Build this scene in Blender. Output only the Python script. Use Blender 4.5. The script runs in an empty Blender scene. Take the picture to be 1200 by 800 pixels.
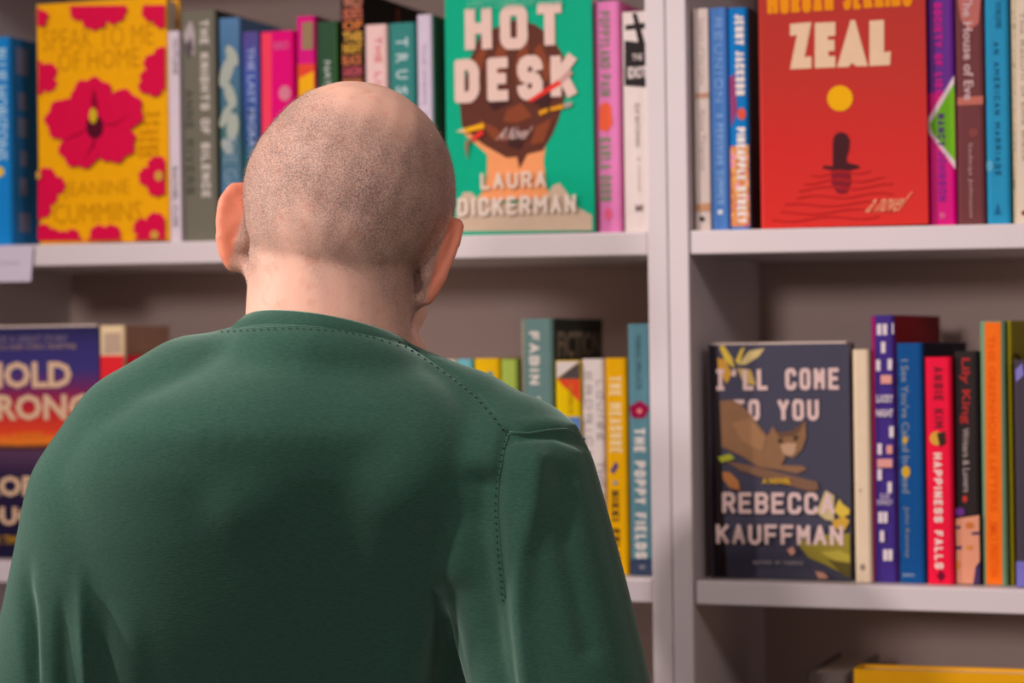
import bpy, bmesh, math, random
import numpy as np
from mathutils import Vector, Matrix
from mathutils.bvhtree import BVHTree
S = bpy.context.scene
COL = S.collection
random.seed(7)
# ------------------------------------------------------------------ camera
F = 2833.0; TH = math.radians(19.3); ROLL = 0.006; D = 2.15; EYE = 1.55
RT = Vector((math.cos(TH), math.sin(TH), 0)); FW = Vector((-math.sin(TH), math.cos(TH), 0)); UPW = Vector((0, 0, 1))
CR = RT*math.cos(ROLL) - UPW*math.sin(ROLL); CU = UPW*math.cos(ROLL) + RT*math.sin(ROLL)
CP = Vector((0, -D, EYE))
cd = bpy.data.cameras.new('camera'); cam = bpy.data.objects.new('camera', cd); COL.objects.link(cam)
cd.sensor_width = 36; cd.lens = F/1200*36; cd.clip_start = 0.05
cam.matrix_world = Matrix((( CR.x, CU.x, -FW.x, CP.x), (CR.y, CU.y, -FW.y, CP.y), (CR.z, CU.z, -FW.z, CP.z), (0, 0, 0, 1)))
cd.dof.use_dof = True; cd.dof.focus_distance = 1.78; cd.dof.aperture_fstop = 5.0
S.camera = cam
# ------------------------------------------------------------------ world, lamps, exposure
w = bpy.data.worlds.new('world'); S.world = w; w.use_nodes = True
w.node_tree.nodes['Background'].inputs[0].default_value = (1.0, 0.70, 0.60, 1)
w.node_tree.nodes['Background'].inputs[1].default_value = 0.15
def aim(o, p): o.rotation_euler = (Vector(p)-o.location).to_track_quat('-Z', 'Y').to_euler()
def spot(name, loc, to, power, radius, angle, blend, color):
    l = bpy.data.lights.new(name, 'SPOT'); l.energy = power; l.shadow_soft_size = radius
    l.spot_size = math.radians(angle); l.spot_blend = blend; l.color = color
    o = bpy.data.objects.new(name, l); COL.objects.link(o); o.location = loc; aim(o, to); return o
spot('ceiling_spot_key', (-1.40, -1.55, 2.80), (-0.62, 0.0, 1.28), 105, 0.04, 66, 1.0, (1, 0.83, 0.82))
spot('added_spot_left', (-3.0, -1.35, 1.98), (-0.86, -0.45, 1.55), 155, 0.06, 29, 1.0, (1, 0.84, 0.80))  # unseen spot added to brighten the man's nape and left shoulder
spot('ceiling_spot_aisle', (1.3, -2.3, 2.75), (-0.55, 0.0, 1.40), 55, 0.22, 80, 0.8, (1, 0.85, 0.86))
spot('added_fill_far', (-1.0, -5.4, 2.30), (-0.6, 0.0, 1.45), 235, 0.30, 40, 0.8, (1, 0.84, 0.85))  # unseen low fill added to lift the back panels and shadows
S.view_settings.view_transform = 'Standard'; S.view_settings.look = 'None'
S.view_settings.exposure = 0.0; S.view_settings.gamma = 1.0; S.view_settings.use_curve_mapping = False
# ------------------------------------------------------------------ helpers
def unproj(px, py, t): return CP + t*(FW + CR*((px-600)/F) + CU*((400-py)/F))
def onplane(px, py, yr):
    v = FW + CR*((px-600)/F) + CU*((400-py)/F)
    return CP + v*((yr+D)/v.y)
def project(a):                                     # Nx3 array -> px, py
    d = a - np.array(CP); z = d @ np.array(FW)
    return 600 + F*(d @ np.array(CR))/z, 400 - F*(d @ np.array(CU))/z
def lin(c):
    out = []
    for v in c:
        v /= 255.0
        out.append(v/12.92 if v <= 0.04045 else ((v+0.055)/1.055)**2.4)
    return out
GAIN = (0.98, 1.10, 1.10)
def alb(c): return tuple(min(0.9, v*g) for v, g in zip(lin(c), GAIN))
MATS = {}
def principled(name):
    m = bpy.data.materials.new(name); m.use_nodes = True
    return m, m.node_tree, m.node_tree.nodes['Principled BSDF']
def mat(c, rough=0.5, spec=0.07):
    """printed paper / card with a faint mottled grain; c is an sRGB colour as seen in the room light"""
    k = (tuple(c), rough, spec)
    if k in MATS: return MATS[k]
    m, nt, b = principled('print_%d_%d_%d' % tuple(c))
    a = alb(c)
    n = nt.nodes.new('ShaderNodeTexNoise'); n.inputs['Scale'].default_value = 90
    tc = nt.nodes.new('ShaderNodeTexCoord'); nt.links.new(tc.outputs['Object'], n.inputs['Vector'])
    mx = nt.nodes.new('ShaderNodeMix'); mx.data_type = 'RGBA'
    nt.links.new(n.outputs['Fac'], mx.inputs[0])
    mx.inputs[6].default_value = (*[v*0.94 for v in a], 1); mx.inputs[7].default_value = (*[min(.92, v*1.06) for v in a], 1)
    nt.links.new(mx.outputs[2], b.inputs['Base Color'])
    b.inputs['Roughness'].default_value = rough; b.inputs['Specular IOR Level'].default_value = spec
    MATS[k] = m; return m
def gradmat(name, stops, axis='Z', warp=0.0):
    """printed picture: bands along local height (metres), edges waved by noise"""
    m, nt, b = principled(name)
    tc = nt.nodes.new('ShaderNodeTexCoord'); sp = nt.nodes.new('ShaderNodeSeparateXYZ')
    nt.links.new(tc.outputs['Object'], sp.inputs[0]); src = sp.outputs[axis]
    if warp:
        n = nt.nodes.new('ShaderNodeTexNoise'); n.inputs['Scale'].default_value = 35; n.inputs['Detail'].default_value = 4
        nt.links.new(tc.outputs['Object'], n.inputs['Vector'])
        ma = nt.nodes.new('ShaderNodeMath'); ma.operation = 'MULTIPLY_ADD'; ma.inputs[1].default_value = warp
        nt.links.new(n.outputs['Fac'], ma.inputs[0]); nt.links.new(src, ma.inputs[2]); src = ma.outputs[0]
    lo, hi = stops[0][0], stops[-1][0]
    mr = nt.nodes.new('ShaderNodeMapRange'); mr.inputs['From Min'].default_value = lo; mr.inputs['From Max'].default_value = hi
    nt.links.new(src, mr.inputs['Value'])
    r = nt.nodes.new('ShaderNodeValToRGB'); nt.links.new(mr.outputs[0], r.inputs[0])
    e = r.color_ramp.elements
    while len(e) < len(stops): e.new(0.5)
    for i, (p, c) in enumerate(stops):
        e[i].position = (p-lo)/(hi-lo); e[i].color = (*alb(c), 1)
    nt.links.new(r.outputs[0], b.inputs['Base Color']); b.inputs['Roughness'].default_value = 0.4
    b.inputs['Specular IOR Level'].default_value = 0.12
    return m
def blotchmat(name, cols, scale=60):
    m, nt, b = principled(name)
    tc = nt.nodes.new('ShaderNodeTexCoord'); n = nt.nodes.new('ShaderNodeTexNoise')
    n.inputs['Scale'].default_value = scale; n.inputs['Detail'].default_value = 1.5
    nt.links.new(tc.outputs['Object'], n.inputs['Vector'])
    r = nt.nodes.new('ShaderNodeValToRGB'); nt.links.new(n.outputs['Fac'], r.inputs[0])
    e = r.color_ramp.elements
    while len(e) < len(cols): e.new(0.5)
    for i, c in enumerate(cols):
        e[i].position = 0.33 + 0.34*i/(len(cols)-1); e[i].color = (*alb(c), 1)
    nt.links.new(r.outputs[0], b.inputs['Base Color']); b.inputs['Roughness'].default_value = 0.45
    return m
def tag(o, label=None, cat=None, group=None, kind=None):
    if label: o['label'] = label
    if cat: o['category'] = cat
    if group: o['group'] = group
    if kind: o['kind'] = kind
    return o
def empty(name, loc, rot=(0, 0, 0)):
    o = bpy.data.objects.new(name, None); o.empty_display_size = 0.05; COL.objects.link(o)
    o.location = loc; o.rotation_euler = rot; return o
def link(name, me, m, parent=None, smooth=False):
    o = bpy.data.objects.new(name, me); COL.objects.link(o)
    if m: me.materials.append(m)
    if smooth:
        for p in me.polygons: p.use_smooth = True
    if parent: o.parent = parent
    return o
def obj(name, bm, m, parent=None, smooth=False):
    me = bpy.data.meshes.new(name); bm.normal_update(); bm.to_mesh(me); bm.free()
    return link(name, me, m, parent, smooth)
def box(bm, x0, x1, y0, y1, z0, z1, bev=0.0, seg=2):
    g = bmesh.ops.create_cube(bm, size=1.0)['verts']
    for v in g: v.co = Vector(((x0+x1)/2+v.co.x*(x1-x0), (y0+y1)/2+v.co.y*(y1-y0), (z0+z1)/2+v.co.z*(z1-z0)))
    if bev:
        es = list({e for v in g for e in v.link_edges})
        bmesh.ops.bevel(bm, geom=es, offset=bev, segments=seg, affect='EDGES', profile=0.5)
def tube(bm, pts, r, n=8):
    rings = []
    for i, p in enumerate(pts):
        d = (pts[min(i+1, len(pts)-1)] - pts[max(i-1, 0)]).normalized()
        u = d.cross(Vector((0, 0, 1)) if abs(d.z) < 0.9 else Vector((1, 0, 0))).normalized(); q = d.cross(u)
        rr = r[i] if isinstance(r, (list, tuple)) else r
        rings.append([bm.verts.new(p + (u*math.cos(k*2*math.pi/n) + q*math.sin(k*2*math.pi/n))*rr) for k in range(n)])
    for a, b in zip(rings, rings[1:]):
        for k in range(n): bm.faces.new((a[k], a[(k+1) % n], b[(k+1) % n], b[k]))
    bm.faces.new(rings[0][::-1]); bm.faces.new(rings[-1])
# ------------------------------------------------------------------ setting
def structmat(name, c, rough, scale, bump=0.0):
    m, nt, b = principled(name)
    tc = nt.nodes.new('ShaderNodeTexCoord'); n = nt.nodes.new('ShaderNodeTexNoise'); n.inputs['Scale'].default_value = scale
    n.inputs['Detail'].default_value = 5; nt.links.new(tc.outputs['Object'], n.inputs['Vector'])
    mx = nt.nodes.new('ShaderNodeMix'); mx.data_type = 'RGBA'; nt.links.new(n.outputs['Fac'], mx.inputs[0])
    mx.inputs[6].default_value = (*[v*0.92 for v in c], 1); mx.inputs[7].default_value = (*[min(1, v*1.06) for v in c], 1)
    nt.links.new(mx.outputs[2], b.inputs['Base Color']); b.inputs['Roughness'].default_value = rough
    if bump:
        bp = nt.nodes.new('ShaderNodeBump'); bp.inputs['Strength'].default_value = bump; bp.inputs['Distance'].default_value = 0.001
        nt.links.new(n.outputs['Fac'], bp.inputs['Height']); nt.links.new(bp.outputs[0], b.inputs['Normal'])
    return m
M_WHITE = structmat('white_laminate', (0.67, 0.63, 0.635), 0.42, 6)
M_BACK = structmat('shade_tinted_backboard', (0.62, 0.49, 0.43), 0.6, 6)  # warm hue of the bay shadows is put into this board colour
M_WALL = structmat('painted_wall', (0.62, 0.57, 0.54), 0.8, 20, 0.2)
M_FLOOR = structmat('grey_carpet', (0.10, 0.085, 0.08), 0.95, 180, 0.6)
bm = bmesh.new(); box(bm, -4, 4, -5, 0.31, -0.05, 0); tag(obj('floor', bm, M_FLOOR), kind='structure')
bm = bmesh.new(); box(bm, -4, 4, 0.31, 0.41, 0, 3.0); tag(obj('wall_back', bm, M_WALL), kind='structure')
# ------------------------------------------------------------------ bookcases
LEAN = 0.008                                        # the whole run of shelving leans a touch to the left
SHELF = [0.088, 0.367, 0.688, 1.009, 1.3295, 1.651, 1.972]
TS = 0.022; DEP = 0.28
def bookcase(name, label, x0, x1):
    r = empty(name, (x0, 0, 0), (0, 0, 0)); W = x1-x0; sp = 0.0192; H = 2.29
    tag(r, label, 'bookcase', 'white bookcases')
    def shear(b):
        for v in b.verts: v.co.x -= LEAN*(v.co.z-1.5)
    for a in (0, W-sp):
        b = bmesh.new(); box(b, a, a+sp, 0, DEP, 0, H, 0.0012); shear(b); obj('side_panel', b, M_WHITE, r)
    b = bmesh.new(); box(b, sp, W-sp, DEP-0.004, DEP+0.002, 0.0, H-0.001); shear(b); obj('back_panel', b, M_BACK, r)
    for z in SHELF:
        b = bmesh.new(); box(b, sp+0.0006, W-sp-0.0006, 0.002, DEP-0.006, z-TS, z, 0.0016); shear(b); obj('shelf', b, M_WHITE, r)
    b = bmesh.new(); box(b, sp, W-sp, 0.002, DEP-0.006, H-TS, H, 0.001); shear(b); obj('top_panel', b, M_WHITE, r)
    b = bmesh.new(); box(b, sp, W-sp, 0.03, 0.045, 0, SHELF[0]-TS); shear(b); obj('plinth', b, M_WHITE, r)
    return r
def xat(px, py):
    p = onplane(px, py, 0.0); return p.x + LEAN*(p.z-1.5)
XG = xat(784.5, 400)
bookcase('bookcase', 'white bookcase behind the man, left of the double upright', XG-0.80, XG-0.0004)
bookcase('bookcase', 'white bookcase right of the double upright, with the red face-out book', XG+0.0004, XG+0.80)
# ------------------------------------------------------------------ lettering and printed art
DG = bpy.context.evaluated_depsgraph_get
_font_cache = {}
def glyphs(s, bold, spacing=1.0, lines=0.85):
    k = (s, bold, spacing)
    if k in _font_cache: return _font_cache[k]
    c = bpy.data.curves.new('lettering', 'FONT'); c.body = s; c.size = 1.0; c.offset = bold; c.resolution_u = 2
    c.space_character = spacing; c.space_line = lines; c.align_x = 'CENTER'
    o = bpy.data.objects.new('lettering', c); COL.objects.link(o); bpy.context.view_layer.update()
    me = bpy.data.meshes.new_from_object(o.evaluated_get(DG()))
    bpy.data.objects.remove(o)
    n = len(me.vertices); co = np.empty(n*3); me.vertices.foreach_get('co', co); co = co.reshape(-1, 3)[:, :2].copy()
    fs = [tuple(p.vertices) for p in me.polygons]
    co -= co.min(0); wh = co.max(0); wh[wh == 0] = 1; co /= wh
    _font_cache[k] = (co, fs); return co, fs
def _arc(cx, cy, rx, ry, a0, a1, n=5): return [(cx+rx*math.cos(math.radians(a0+(a1-a0)*k/n)), cy+ry*math.sin(math.radians(a0+(a1-a0)*k/n))) for k in range(n+1)]
def _o(y0=0, y1=1, q=.3, qy=.24): return _arc(1-q, y1-qy, q, qy, 0, 90) + _arc(q, y1-qy, q, qy, 90, 180) + _arc(q, y0+qy, q, qy, 180, 270) + _arc(1-q, y0+qy, q, qy, 270, 360)
_O = _o(); _C = _arc(.68, .76, .32, .24, 0, 90) + _arc(.32, .76, .32, .24, 90, 180) + _arc(.32, .24, .32, .24, 180, 270) + _arc(.68, .24, .32, .24, 270, 360)
_S = _arc(.66, .78, .34, .22, 10, 90) + _arc(.34, .75, .34, .25, 90, 270) + [(.5, .5)] + _arc(.64, .25, .36, .25, 90, -90) + _arc(.34, .22, .34, .22, 270, 190)
def _bump(y0, y1): return [(0, y1)] + _arc(.62, (y0+y1)/2, .38, (y1-y0)/2, 90, -90, 8) + [(0, y0)]
STROKES = {'A': [[(0, 0), (.5, 1), (1, 0)], [(.2, .33), (.8, .33)]], 'B': [[(0, 0), (0, 1)], _bump(.53, 1), _bump(0, .53)], 'C': [_C], 'D': [[(0, 0), (0, 1)], [(0, 1)] + _arc(.5, .7, .5, .3, 90, 0) + _arc(.5, .3, .5, .3, 0, -90) + [(0, 0)]],
 'E': [[(1, 1), (0, 1), (0, 0), (1, 0)], [(0, .52), (.85, .52)]], 'F': [[(1, 1), (0, 1), (0, 0)], [(0, .5), (.85, .5)]], 'G': [_C + [(1, .46), (.6, .46)]], 'H': [[(0, 0), (0, 1)], [(1, 0), (1, 1)], [(0, .52), (1, .52)]], 'I': [[(.5, 0), (.5, 1)]],
 'J': [[(1, 1), (1, .28)] + _arc(.5, .28, .5, .28, 0, -170)], 'K': [[(0, 0), (0, 1)], [(1, 1), (.05, .42)], [(.36, .6), (1, 0)]], 'L': [[(0, 1), (0, 0), (1, 0)]], 'M': [[(0, 0), (0, 1), (.5, .42), (1, 1), (1, 0)]], 'N': [[(0, 0), (0, 1), (1, 0), (1, 1)]],
 'O': [_O + [_O[0]]], 'P': [[(0, 0), (0, 1)], _bump(.45, 1)], 'Q': [_O + [_O[0]], [(.6, .25), (1, -.05)]], 'R': [[(0, 0), (0, 1)], _bump(.47, 1), [(.5, .47), (1, 0)]], 'S': [_S], 'T': [[(0, 1), (1, 1)], [(.5, 1), (.5, 0)]],
 'U': [[(0, 1), (0, .28)] + _arc(.5, .28, .5, .28, 180, 360, 8) + [(1, 1)]], 'V': [[(0, 1), (.5, 0), (1, 1)]], 'W': [[(0, 1), (.25, 0), (.5, .75), (.75, 0), (1, 1)]], 'X': [[(0, 0), (1, 1)], [(0, 1), (1, 0)]], 'Y': [[(0, 1), (.5, .48), (1, 1)], [(.5, .48), (.5, 0)]],
 'Z': [[(0, 1), (1, 1), (0, 0), (1, 0)]], "'": [[(.5, 1), (.42, .78)]]}
NARROW = {'I': .35, "'": .3, ' ': .62, 'L': .88, 'E': .9, 'F': .9, 'J': .85, 'W': 1.35, 'M': 1.2}
def strokes(t, W, H, tk, gap, mono=False, serif=False):
    """monoline capitals laid out in a W x H box (metres): list of quads"""
    ws = [1.0 if mono else NARROW.get(ch, 1.0) for ch in t]; tot = sum(ws) + gap*(len(t)-1); k = W/tot; x = 0; out = []; h = tk*H/2
    for ch, w_ in zip(t, ws):
        lw = w_*k
        for pl in STROKES.get(ch, []) + ([[(.15, 1), (.85, 1)], [(.15, 0), (.85, 0)]] if mono and ch == 'I' else []):
            p = [(x + h + u*(lw-2*h), h + v*(H-2*h)) for u, v in pl]
            for a, b in zip(p, p[1:]):
                dx, dy = b[0]-a[0], b[1]-a[1]; L = math.hypot(dx, dy) or 1e-9; ex, ey = dx/L*h*0.7, dy/L*h*0.7; nx, ny = -dy/L*h, dx/L*h
                out.append([(a[0]-ex+nx, a[1]-ey+ny), (a[0]-ex-nx, a[1]-ey-ny), (b[0]+ex-nx, b[1]+ey-ny), (b[0]+ex+nx, b[1]+ey+ny)])
        x += lw + gap*k
    return out
class Book:
    """frame of one printed face: px boxes are turned into metres on the face of the standing book"""
    def __init__(s, name, label, xl, xr, yt, zb, yr, rz=0.0, group=None, cat='book', z0=0.0):
        s.zb = zb; s.yr = yr; ym = None
        pl = onplane(xl, yt, yr)
        s.h = pl.z - zb
        mid = s.ymid = (yt + (400 - F*(zb-EYE)/((CP-onplane(xl, yt, yr)).length)))/2
        a = onplane(xl, mid, yr); b = onplane(xr, mid, yr)
        s.x0 = a.x + LEAN*(a.z-zb); s.w = (b.x + LEAN*(b.z-zb)) - s.x0
        s.root = empty(name, (s.x0, yr, zb+0.0004), (0, -LEAN, rz))
        tag(s.root, label, cat, group); s.cover = None; s.k = 0
    def p(s, px, py):
        q = onplane(px, py, s.yr); return (min(max(q.x + LEAN*(q.z-s.zb) - s.x0, 0.0004), s.w-0.001), min(max(q.z - s.zb, 0.0006), s.h-0.0004))
    def layer(s): s.k += 1; return -0.00015 - 0.00012*s.k
    def text(s, t, box_, c, bold=0.02, vert=False, name='lettering', spacing=1.0, slant=0.0):
        co, fs = glyphs(t, bold, spacing)
        x0, z1 = s.p(box_[0], box_[1]); x1, z0 = s.p(box_[2], box_[3])
        me = bpy.data.meshes.new(name); y = s.layer(); vs = []
        for u, v in co:
            if slant: u = (u + slant*v)/(1+slant)
            if vert: vs.append((x0 + v*(x1-x0), y, z1 - u*(z1-z0)))
            else: vs.append((x0 + u*(x1-x0), y, z0 + v*(z1-z0)))
        me.from_pydata(vs, [], fs); me.update()
        return link(name, me, mat(c) if isinstance(c, tuple) else c, s.cover)
    def cap(s, t, box_, c, tk=0.2, gap=0.28, vert=False, name='lettering', mono=False):
        x0, z1 = s.p(box_[0], box_[1]); x1, z0 = s.p(box_[2], box_[3]); y = s.layer(); vs = []; fs = []
        for q in strokes(t, (z1-z0) if vert else (x1-x0), (x1-x0) if vert else (z1-z0), tk, gap, mono):
            n = len(vs); fs.append((n, n+1, n+2, n+3)); yy = y - 1.5e-6*len(fs); vs += [(x0+v, yy, z1-u) if vert else (x0+u, yy, z0+v) for u, v in q]
        me = bpy.data.meshes.new(name); me.from_pydata(vs, [], fs); me.update()
        return link(name, me, mat(c) if isinstance(c, tuple) else c, s.cover)
    def poly(s, pts, c, name='printed_picture'):
        y = s.layer(); vs = [(a, y, b) for a, b in (s.p(*q) for q in pts)]
        me = bpy.data.meshes.new(name); me.from_pydata(vs, [], [tuple(range(len(vs)))]); me.update()
        b = bmesh.new(); b.from_mesh(me); bmesh.ops.triangulate(b, faces=b.faces[:]); b.to_mesh(me); b.free()
        return link(name, me, mat(c) if isinstance(c, tuple) else c, s.cover)
    def ell(s, cx, cy, rx, ry, c, name='printed_picture', rot=0, n=28):
        cr, sr = math.cos(rot), math.sin(rot)
        return s.poly([(cx + rx*math.cos(t)*cr - ry*math.sin(t)*sr, cy + rx*math.cos(t)*sr + ry*math.sin(t)*cr)
                       for t in [i*2*math.pi/n for i in range(n)]], c, name)
    def shape(s, polys, c, name='printed_picture'):
        """several px polygons printed in one colour = one mesh"""
        y = s.layer(); b = bmesh.new()
        for q in polys:
            b.faces.new([b.verts.new((u, y, v)) for u, v in (s.p(*t) for t in q)]).normal_update()
        bmesh.ops.triangulate(b, faces=b.faces[:])
        return obj(name, b, mat(c) if isinstance(c, tuple) else c, s.cover)
M_PAGES, nt_, b_ = principled('page_edges')
_w = nt_.nodes.new('ShaderNodeTexWave'); _t = nt_.nodes.new('ShaderNodeTexCoord'); _w.inputs['Scale'].default_value = 300
nt_.links.new(_t.outputs['Object'], _w.inputs['Vector']); _m = nt_.nodes.new('ShaderNodeMix'); _m.data_type = 'RGBA'
_m.inputs[6].default_value = (.66, .56, .44, 1); _m.inputs[7].default_value = (.78, .68, .56, 1)
nt_.links.new(_w.outputs['Fac'], _m.inputs[0]); nt_.links.new(_m.outputs[2], b_.inputs['Base Color']); b_.inputs['Roughness'].default_value = 0.8
def M(c): return mat(c) if isinstance(c, tuple) else c
def spine_book(label, xl, xr, yt, zb, c, yr=0.018, d=0.155, hard=True, rz=0.0, side=None, name='book', group=None, spine_at=None):
    B = Book(name, label, xl, xr, yt, zb, yr, rz, group)
    w, h = B.w-0.0006, B.h; tb = min(0.0026 if hard else 0.0007, w*0.2); o = 0.003 if hard else 0.0005
    bm = bmesh.new(); r = min(w*0.22, 0.004) if hard else 0.0006
    # wrap-round cover: outer outline with rounded spine corners, inner outline round the pages
    out = []
    for cx, a0 in ((r, math.pi), (w-r, 1.5*math.pi)):
        for i in range(5):
            a = a0 + i*math.pi/8
            out.append((cx + r*math.cos(a), r + r*math.sin(a)))
    out = [(0, d)] + out + [(w, d)]
    inn = [(w-tb, d), (w-tb, tb+0.0005), (tb, tb+0.0005), (tb, d)]
    ring = out + inn; n = len(ring)
    lo = [bm.verts.new((x, y, 0)) for x, y in ring]; hi = [bm.verts.new((x, y, h)) for x, y in ring]
    for i in range(n): bm.faces.new((lo[i], lo[(i+1) % n], hi[(i+1) % n], hi[i]))
    bm.faces.new(hi); bm.faces.new(lo[::-1])
    bmesh.ops.recalc_face_normals(bm, faces=bm.faces[:])
    bmesh.ops.triangulate(bm, faces=[f for f in bm.faces if len(f.verts) > 4])
    B.cover = obj('cover', bm, M(c), B.root)
    if side is not None:                             # printed board on the right-hand side
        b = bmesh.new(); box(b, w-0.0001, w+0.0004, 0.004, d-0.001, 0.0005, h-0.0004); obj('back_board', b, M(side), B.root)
    bm = bmesh.new(); box(bm, tb+0.0001, w-tb-0.0001, tb+0.001, d-o, o, h-o); obj('pages', bm, M_PAGES, B.root)
    return B
def face_book(label, xl, xr, yt, zb, c, yr=0.014, t=0.028, hard=True, name='book', group=None, proud=0.0):
    B = Book(name, label, xl, xr, yt, zb, yr, 0, group)
    w, h = B.w, B.h; tb = 0.0026 if hard else 0.0008; o = 0.003 if hard else 0.0005
    bm = bmesh.new()
    r = 0.003
    ring = [(w, 0), (w, tb), (tb+0.001, tb), (tb+0.001, t-tb), (w, t-tb), (w, t), (r, t), (0.0008, t-0.001), (0, t-r), (0, r), (0.0008, 0.0008), (r, 0)]
    n = len(ring); lo = [bm.verts.new((x, y, 0)) for x, y in ring]; hi = [bm.verts.new((x, y, h)) for x, y in ring]
    for i in range(n): bm.faces.new((lo[i], lo[(i+1) % n], hi[(i+1) % n], hi[i]))
    bm.faces.new(hi); bm.faces.new(lo[::-1]); bmesh.ops.recalc_face_normals(bm, faces=bm.faces[:])
    bmesh.ops.triangulate(bm, faces=[f for f in bm.faces if len(f.verts) > 4])
    B.cover = obj('cover', bm, M(c), B.root)
    bm = bmesh.new(); box(bm, tb+0.0012, w-o, tb+0.0001, t-tb-0.0001, o, h-o+(o+proud if proud else 0)); obj('pages', bm, M_PAGES, B.root)
    return B
ZU, ZM, ZL = SHELF[5], SHELF[4], SHELF[3]
YU, YM = 0.016, 0.030
GU, GV, GM, GR = 'books on the upper left shelf', 'books on the upper right shelf', 'books on the middle left shelf', 'books on the middle right shelf'
WHITE = (226, 208, 204); CREAM = (232, 208, 186)
# ---- upper shelf, left bookcase
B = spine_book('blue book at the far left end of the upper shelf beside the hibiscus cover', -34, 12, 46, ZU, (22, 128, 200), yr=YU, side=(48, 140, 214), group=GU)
B.text('BLUE HORIZONS', (-6, 58, 9, 188), (170, 205, 225), 0.02, True); B.ell(-1, 202, 6, 6, (230, 190, 60))
sd = bmesh.new()
for (a, b, c0, d0) in ((0.012, 0.036, 0.176, 0.204), (0.016, 0.032, 0.140, 0.158), (0.015, 0.033, 0.112, 0.132), (0.018, 0.032, 0.082, 0.098), (0.016, 0.032, 0.052, 0.070), (0.014, 0.036, 0.014, 0.034)):
    bmesh.ops.create_grid(sd, x_segments=1, y_segments=1, size=0.5, matrix=Matrix.Translation((B.w+0.0006, (a+b)/2, (c0+d0)/2)) @ Matrix.Rotation(math.pi/2, 4, 'Y') @ Matrix.Diagonal((d0-c0, b-a, 1, 1)))
obj('printed_panel', sd, mat((150, 160, 200)), B.cover)
Y0 = (238, 164, 6)
B = face_book('yellow face-out book with crimson hibiscus flowers on its cover', 43.5, 197, 6, ZU, Y0, yr=0.008, t=0.03, group=GU)
INK = (200, 132, 8); CRIM = (214, 10, 66); DKC = (150, 4, 46)
B.text('SPEAK TO ME', (50, 36, 180, 54), INK, -0.008, name='title'); B.text('OF HOME', (68, 62, 164, 80), INK, -0.008, name='title')
B.text('JEANINE', (74, 214, 152, 233), INK, -0.008, name='author_name'); B.text('CUMMINS', (63, 240, 166, 260), INK, -0.008, name='author_name')
for i, (t, yy) in enumerate((('A Novel', 132), ('from the', 142), ('author', 152), ('of the', 161), ('bestseller', 170), ('DIRT', 179))): B.text(t, (163, yy, 187, yy+6), INK, 0.0)
def petals(cx, cy, r, n=5, ph=0.3, lob=0.34):
    pts = []
    for i in range(120):
        a = i*2*math.pi/120; k = abs(math.sin(n*(a+ph)/2))**0.45
        rr = r*(1-lob + lob*k)*(1 + 0.035*math.sin(17*a) + 0.05*math.sin(2*a+1))
        pts.append((cx + rr*math.cos(a), cy - rr*math.sin(a)))
    return pts
def clip(pts, x0, y0, x1, y1):
    def cut(p, inside, inter):
        o = []
        for i in range(len(p)):
            a, b = p[i-1], p[i]
            if inside(b):
                if not inside(a): o.append(inter(a, b))
                o.append(b)
            elif inside(a): o.append(inter(a, b))
        return o
    def ix(x): return lambda a, b: (x, a[1] + (b[1]-a[1])*(x-a[0])/(b[0]-a[0]))
    def iy(y): return lambda a, b: (a[0] + (b[0]-a[0])*(y-a[1])/(b[1]-a[1]), y)
    for f, g in ((lambda q: q[0] >= x0, ix(x0)), (lambda q: q[0] <= x1, ix(x1)), (lambda q: q[1] >= y0, iy(y0)), (lambda q: q[1] <= y1, iy(y1))):
        if pts: pts = cut(pts, f, g)
    return pts
fl = [(47, 92, 22), (52, 220, 24), (41, 243, 20), (52, 282, 20), (82, 284, 16), (118, 4, 34), (100, 10, 18), (192, 12, 24), (192, 78, 22), (181, 98, 18), (190, 208, 25), (181, 274, 24), (124, 284, 22), (46, 22, 12)]
polys = [q for q in (clip(petals(cx, cy, r, ph=0.5*i), 45.5, 8, 194.5, 282.5) for i, (cx, cy, r) in enumerate(fl)) if len(q) > 2]
for q in polys: B.poly(q, CRIM, 'printed_flower')
B.poly(petals(113, 146, 56, ph=0.18, lob=0.36), CRIM, 'printed_flower')
B.shape([[(114, 147), (92, 158), (74, 166), (92, 161)], [(114, 147), (110, 170), (100, 190), (113, 172)], [(114, 147), (136, 146), (152, 137), (136, 149)], [(114, 147), (108, 120), (112, 104), (117, 122)]], DKC, 'printed_flower')
B.ell(113, 150, 10, 14, (84, 10, 34)); B.ell(111, 137, 4.5, 9, (206, 170, 30)); B.ell(188, 208, 5, 6, (206, 150, 60)); B.ell(183, 277, 5, 5, (206, 150, 60)); B.ell(47, 206, 3, 5, (206, 150, 60))
B = spine_book('thin white book upright between the hibiscus cover and grey-olive spine', 198, 211.8, 37, ZU, (214, 196, 204), yr=YU-0.006, hard=False, group=GU)
B.text('OUTLINE', (202, 46, 209, 88), (120, 104, 112), 0.01, True); B.text('RACHEL CUSK', (202, 196, 209, 268), (120, 104, 112), 0.01, True)
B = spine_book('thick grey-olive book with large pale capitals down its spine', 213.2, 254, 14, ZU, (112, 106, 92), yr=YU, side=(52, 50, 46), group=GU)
B.cap('THE KNIGHTS OF SILENCE', (234, 24, 247, 232), (200, 186, 176), 0.26, 0.26, True, 'title'); B.cap('ANNE RIVERS', (217, 106, 228, 228), (82, 76, 68), 0.2, 0.34, True, 'author_name')
B.poly([(215, 42), (220, 30), (224, 24), (229, 40), (228, 66), (222, 62)], (178, 160, 160)); B.poly([(216, 56), (224, 44), (227, 58), (221, 70)], (92, 78, 84))
bm = bmesh.new(); x_, z_ = B.p(203, 14); x2_, z2_ = B.p(228, 5)
box(bm, 0.001, x2_, 0.012, 0.0135, B.h-0.03, z2_); obj('bookmark', bm, mat((226, 206, 190)), B.root)
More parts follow.
